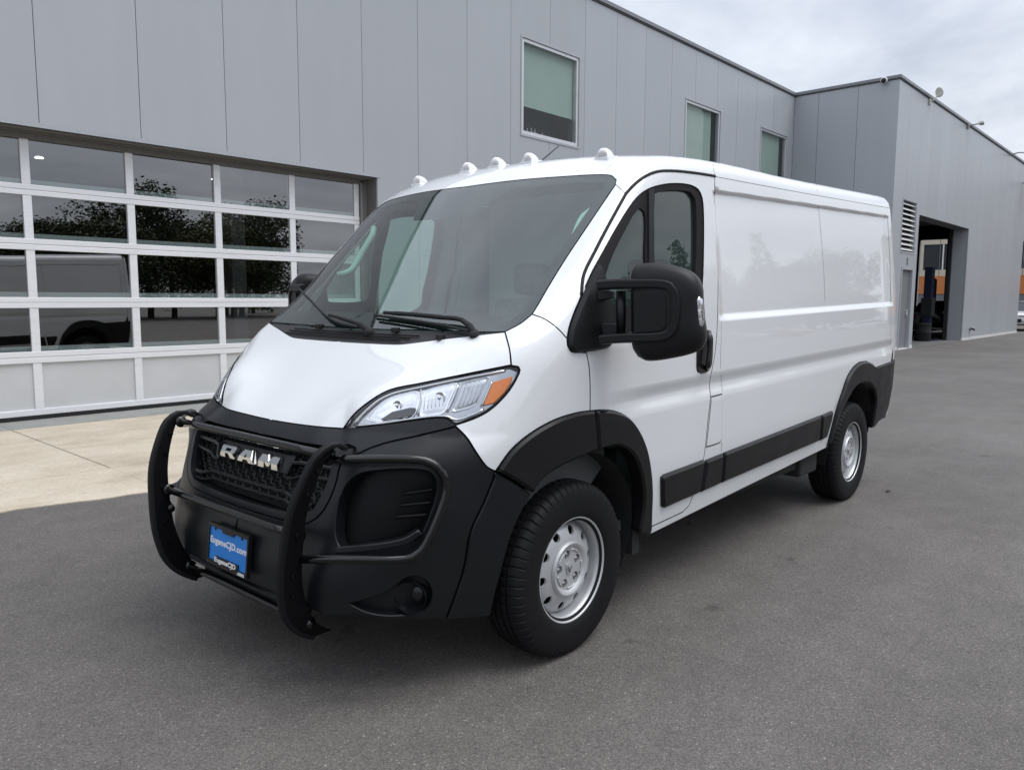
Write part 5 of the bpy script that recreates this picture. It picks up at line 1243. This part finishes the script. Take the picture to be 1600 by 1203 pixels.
f4 = empty('security_camera', bw(WT0-.05, 4.72, ZT+.02), BYAW); tag(f4, 'small white dome camera below the wing corner coping', 'camera')
MB().lathe([(0, 0), (.09, 0), (.09, .08), (.075, .10), (0, .10)], (-.02, 0, -.02), (-.6, 0, .0), 16).build('camera_body', 'louvre_white', f4, smooth=True); MB().lathe([(0, .10), (.06, .09), (.075, .05)], (-.06, 0, -.02), (-1, 0, -.3), 14).build('camera_dome', 'seal_black', f4, smooth=True)
f5 = empty('security_camera', bw(40.9, WD, 6.85), BYAW); tag(f5, 'dark box camera on a bracket high on the wing wall', 'camera')
MB().tube([(0, .0, 0), (0, -.45, 0)], .03, 8).build('camera_arm', 'fixture_grey', f5); MB().box(-.1, .45, -.62, -.42, -.13, .12, .02).build('camera_body', 'seal_black', f5); MB().box(.45, .52, -.60, -.44, -.10, .09).build('camera_front', 'louvre_white', f5)

# ------------------------------------------------------------------ seen through and past the wing
far = empty('far_building', (0, 0, 0), BYAW); tag(far, 'beige building with an orange band seen beyond the service wing', 'building')
XB = 62
fw = [(d0, d0+2.6) for d0 in np.arange(-9.6, 34, 5.2)]
for (z0, z1, mat, nm, dx) in ((3.3, 9.2, 'beige_wall', 'upper_wall', 0), (2.0, 3.3, 'orange_wall', 'band', -.06), (0, 2.0, 'grey_wall', 'base_wall', 0)):
    mb = MB()
    for r in cut((-14, 36, z0, z1), [(a, b, 3.75, 5.6) for a, b in fw] if z0 == 3.3 else []): mb.box(XB+dx, XB+.3, r[0], r[1], r[2], r[3])
    mb.build(nm, mat, far)
for a, b in fw:
    w = MB(); w.box(XB+.12, XB+.14, a, b, 3.75, 5.6); w = w.build('window', 'dark_pane', far)
    f = MB(); f.box(XB+.02, XB+.12, a-.08, a, 3.7, 5.65); f.box(XB+.02, XB+.12, b, b+.08, 3.7, 5.65); f.box(XB+.02, XB+.12, (a+b)/2-.04, (a+b)/2+.04, 3.75, 5.6); f.build('window_frame', 'louvre_white', w)
for dj in np.arange(-13.3, 36, 2.6): MB().box(XB-.01, XB, dj-.02, dj+.02, 3.3, 9.2).build('panel_joint', 'grey_wall', far)
MB().box(XB-.1, XB+10, -14, 36, 9.2, 9.4).build('roof', 'coping', far); MB().box(XB+.3, XB+10, -14, 36, 0, 9.2).build('hall', 'grey_wall', far)

lift = empty('vehicle_lift', bw(31.1, 5.42, .006), BYAW); tag(lift, 'dark blue two-post lift column inside the open service bay', 'lift')
MB().box(-.16, .16, -.14, .14, 0, 2.75, .01).build('column', 'lift_blue', lift); MB().box(-.35, .35, -.40, .40, 0, .04).build('base_plate', 'lift_blue', lift); MB().box(-.22, .22, -.20, .20, .9, 1.6, .02).build('carriage', 'seal_black', lift)
MB().box(.20, .95, -.05, .12, 1.35, 2.35, .08).build('motor_box', 'seal_black', lift); MB().tube([(.1, .1, 1.0), (1.3, .6, .55)], .07, 8).build('arm', 'seal_black', lift); MB().tube([(.1, -.1, 1.0), (1.1, -.5, .55)], .07, 8).build('arm', 'seal_black', lift)
MB().tube([(-.75, .35, .0), (-.75, .35, 4.3)], .045, 8).build('cable_post', 'seal_black', lift)
for k_ in range(7): MB().box(-.12, -.06+.02*(k_ % 3), -.17, -.13, 1.65+.15*k_, 1.71+.15*k_).build('latch', 'seal_black', lift)
drum = empty('waste_drum', bw(30.1, 5.28, .006), BYAW); tag(drum, 'low dark drum standing inside the bay beside the lift', 'drum')
MB().lathe([(0, 0), (.26, 0), (.28, .03), (.27, .3), (.285, .32), (.27, .34), (.27, .62), (.285, .65), (.26, .66), (0, .65)], (0, 0, 0), (0, 0, 1), 20).build('drum_shell', 'liner', drum, smooth=True); MB().lathe([(0, .655), (.2, .66), (.2, .64)], (0, 0, 0), (0, 0, 1), 20).build('drum_lid', 'seal_black', drum)
ben = empty('tool_bench', bw(33.6, 6.0, .006), BYAW); tag(ben, 'dark steel tool bench stacked with parts inside the bay', 'bench')
for q in (.28, .62, .95): MB().box(-1.2, 1.2, -.35, .35, q, q+.05).build('shelf', 'fixture_grey', ben)
for sx in (-1.15, 1.15):
    for sy in (-.3, .3): MB().box(sx-.03, sx+.03, sy-.03, sy+.03, 0, 1.0).build('leg', 'seal_black', ben)
for i in range(8): MB().box(-1.1+i*.28, -.9+i*.28, -.25, .2, 1.0 if i % 2 else .67, 1.15+.06*(i % 3) if i % 2 else .9).build('parts_box', 'seal_black' if i % 3 else 'car_silver', ben)

# ------------------------------------------------------------------ parked cars
def make_car():
    c = empty('parked_car')
    # side outline (x along car, z)
    body = [(-2.2, .35), (-2.25, .55), (-2.18, .78), (-1.95, .90), (-1.35, .97), (-1.0, 1.0), (.9, 1.0), (1.5, 1.02), (2.05, 1.0), (2.2, .85), (2.22, .5), (2.15, .32), (1.75, .28), (1.72, .45), (1.60, .60), (1.40, .66), (1.20, .60), (1.08, .45), (1.05, .26), (-1.0, .26), (-1.03, .45), (-1.15, .60), (-1.35, .66), (-1.55, .60), (-1.67, .45), (-1.70, .28)]
    b = MB(); b.prism([(x, -.88, z) for x, z in body], (0, 1.76, 0)); b.build('body', 'car_white', c, bevel=.03)
    b = MB(); cab = [(-1.10, .99), (-.35, 1.42), (.0, 1.48), (.8, 1.46), (1.2, 1.36), (1.75, 1.01)]; V = [(x, s*(.84 if z < 1.1 else .66), z) for s in (-1, 1) for x, z in cab]; n = len(cab); b.add(V, [tuple(range(n)), tuple(range(n, 2*n))[::-1]]+[(i, i+1, n+i+1, n+i) for i in range(n-1)]); b.build('cabin', 'dark_pane', c)
    b = MB(); b.box(-.28, 1.12, -.64, .64, 1.455, 1.495, .01); b.build('roof', 'car_white', c)
    for s in (-1, 1):
        for pts in ([(-1.08, s*.85, 1.0), (-.34, s*.675, 1.44), (.0, s*.672, 1.49), (.8, s*.672, 1.475), (1.2, s*.68, 1.375), (1.74, s*.85, 1.02)], [(.28, s*.85, 1.0), (.28, s*.675, 1.48)]): b = MB(); b.tube(pts, .03, 6); b.build('pillar', 'car_white', c)
        MB().box(-2.20, -1.98, s*.55-.22, s*.55+.22, .66, .80, .03).build('headlamp', 'lamp_inner', c); MB().box(2.10, 2.24, s*.62-.2, s*.62+.2, .72, .88, .03).build('tail_lamp', 'tail_red', c)
        MB().box(-.62, -.45, s*.97-.09, s*.97+.09, 1.0, 1.13, .03).build('door_mirror', 'car_white', c)
        for x in (-1.35, 1.40):
            w = empty('wheel', (x, s*.78, .325), 0, c); MB().lathe([(.20, .11), (.29, .115), (.322, .09), (.325, 0), (.322, -.09), (.29, -.11)], (0, 0, 0), (0, s, 0), 28).build('tyre', 'rubber', w, smooth=True); MB().lathe([(.21, .10), (.19, .085), (.06, .10), (0, .10)], (0, 0, 0), (0, s, 0), 20).build('rim', 'silver', w, smooth=True)
    MB().box(-2.27, -2.20, -.5, .5, .45, .62, .01).build('front_grille', 'seal_black', c)
    return c
car0 = make_car()
def recolour(c, mat):
    for ch in c.children:
        if ch.type == 'MESH' and ch.data.materials and ch.data.materials[0] == M['car_white']:
            ch.data = ch.data.copy(); ch.data.materials[0] = M[mat]
cars = [((46.6, 5.0), 0, None, 'white saloon car parked past the end of the wing'), ((38.2, 6.7), .1, 'car_silver', 'silver saloon with red tail lamp inside the service bay')]
for i, ((t_, d_), rz, mat, lab) in enumerate(cars):
    c = car0 if i == 0 else copy_tree(car0); q = bw(t_, d_, .006 if i == 1 else 0); c.location = q; c.rotation_euler = (0, 0, BYAW+rz+(math.pi if i == 1 else 0)); tag(c, lab, 'car')
    if mat: recolour(c, mat)
sc = copy_tree(car0); sc.location = bw(7.4, 11.6, .006); sc.rotation_euler = (0, 0, BYAW+.35); tag(sc, 'dark red saloon standing inside behind the garage door panes', 'car'); recolour(sc, 'car_red')
for i, (x, y, rz, mat, lab) in enumerate(((34, -17, 1.5, 'car_silver', 'silver saloon parked in the row opposite the building'), (40, -17.2, 1.6, 'car_red', 'red saloon parked in the row opposite the building'), (55, -16.8, 1.55, None, 'white saloon parked alone in the row opposite the building'))):
    c = copy_tree(car0); c.location = (x, y, 0); c.rotation_euler = (0, 0, rz); tag(c, lab, 'car')
    if mat: recolour(c, mat)

# ------------------------------------------------------------------ trees across the lot (they show in the glass and in the paint)
def tree_mesh(seed, kind):
    r = random.Random(seed); V = []; F = []
    H = 1.0
    def leaf(p, s):
        n = len(V); u = Vector((r.gauss(0, 1), r.gauss(0, 1), r.gauss(0, .6))).normalized(); w = u.orthogonal().normalized()*s*.6; u = u*s
        V.extend([tuple(p-u), tuple(p+w), tuple(p+u), tuple(p-w)]); F.append((n, n+1, n+2, n+3))
    if kind == 'fir':
        for k in range(26):
            z = .10+.88*k/25; rad = .24*(1-z)**.85+.012
            for j in range(int(6+22*(1-z))):
                a = r.uniform(0, 6.28); q = r.uniform(.25, 1)**.6*rad
                for m2 in range(9): leaf(Vector((math.cos(a)*q+r.gauss(0, .012), math.sin(a)*q+r.gauss(0, .012), z-q*.35+r.gauss(0, .012))), r.uniform(.007, .015))
    else:
        cl = [(Vector((r.gauss(0, .16), r.gauss(0, .16), r.uniform(.26, .88))), r.uniform(.10, .19)) for _ in range(34)]
        for c, s in cl:
            for j in range(330):
                v = Vector((r.gauss(0, 1), r.gauss(0, 1), r.gauss(0, .8))).normalized()*s*r.uniform(.5, 1.05); leaf(c+v, r.uniform(.007, .015))
    return V, F
def tree(x, y, h, seed, kind, lab, mat='leaf_dark', wide=1.):
    o = empty('fir_tree' if kind == 'fir' else 'broadleaf_tree', (x, y, 0)); o.scale = (h*wide, h*wide, h); tag(o, lab, 'tree', 'trees across the parking lot')
    V, F = tcache.setdefault((kind, seed), tree_mesh(seed, kind)); key = (kind, seed, mat)
    if key not in tmesh:
        a = mesh_obj('crown', V, F, mat, o); b = MB().tube([(0, 0, -.01), (.005, 0, .2), (0, .005, .45), (.005, 0, .8)], [.022, .018, .012, .004], 8)
        for q in range(5): b.tube([(0, 0, .3+.08*q), (.12*math.cos(q*2.3), .12*math.sin(q*2.3), .45+.08*q)], [.008, .003], 5)
        b = b.build('trunk', 'bark', o); tmesh[key] = (a, b)
    else:
        for s in tmesh[key]: c = s.copy(); COL.objects.link(c); c.parent = o
tcache = {}; tmesh = {}
L1 = 'tall fir tree across the parking lot, mirrored in the glass'; L2 = 'leafy tree across the parking lot, mirrored in the glass'
extra = [(9+i*2.6+(i*37 % 5)*.4, -40-(i*53 % 7), 5.2+(i*29 % 4)*.7, 1+i % 3, 'leaf', 'leaf_dark' if i % 3 else 'leaf_mid') for i in range(9)]+[(46+i*7.5, -29-(i*31 % 6)-i*.6, 4.8+(i*17 % 5)*.55, 1+i % 3, 'leaf', 'leaf_dark') for i in range(12)]
for (x, y, h, s, kd, m2) in (*extra, (12, -46, 6.2, 1, 'leaf', 'leaf_mid'), (19, -40, 7.2, 2, 'leaf', 'leaf_dark'), (24, -44, 10.5, 3, 'leaf', 'leaf_dark'), (30, -41, 9.5, 1, 'leaf', 'leaf_dark'), (37, -52, 9, 4, 'fir', 'leaf_dark'), (6, -52, 7.5, 5, 'fir', 'leaf_dark'), (-2, -50, 7.5, 2, 'leaf', 'leaf_mid'), (15, -41, 6.5, 3, 'leaf', 'leaf_dark'), (27, -39, 8.0, 2, 'leaf', 'leaf_mid'), (21.5, -47, 9.5, 4, 'fir', 'leaf_dark'), (44, -40, 9, 4, 'fir', 'leaf_dark'), (52, -34, 7.5, 2, 'leaf', 'leaf_dark'), (60, -33, 9.5, 5, 'fir', 'leaf_dark'), (66, -35, 8, 3, 'leaf', 'leaf_mid'), (74, -34, 8.5, 1, 'leaf', 'leaf_dark'), (84, -36, 12, 4, 'fir', 'leaf_dark'), (90, -34, 9, 2, 'leaf', 'leaf_dark'), (102, -38, 11, 3, 'leaf', 'leaf_dark'), (115, -40, 12, 1, 'leaf', 'leaf_dark'), (-20, -50, 12, 3, 'leaf', 'leaf_dark'), (-40, -46, 12, 1, 'leaf', 'leaf_dark')):
    lab = ('tall slim fir tree' if h > 9.2 else 'short slim fir tree') if kd == 'fir' else ('tall ' if h > 8.7 else 'middling ' if h > 6.9 else 'low spreading ')+('dark leafy tree' if m2 == 'leaf_dark' else 'olive leafy tree')
    lab += ' across the parking lot by the building opposite' if False else (' opposite the garage door, mirrored in its panes' if x < 40 else ' down the lot, mirrored in the van side')
    if x > 40: h *= 1.4
    tree(x, y, h, s, kd, lab, m2, 1. if kd == 'fir' else (1.15 if h > 7.5 else 1.7))
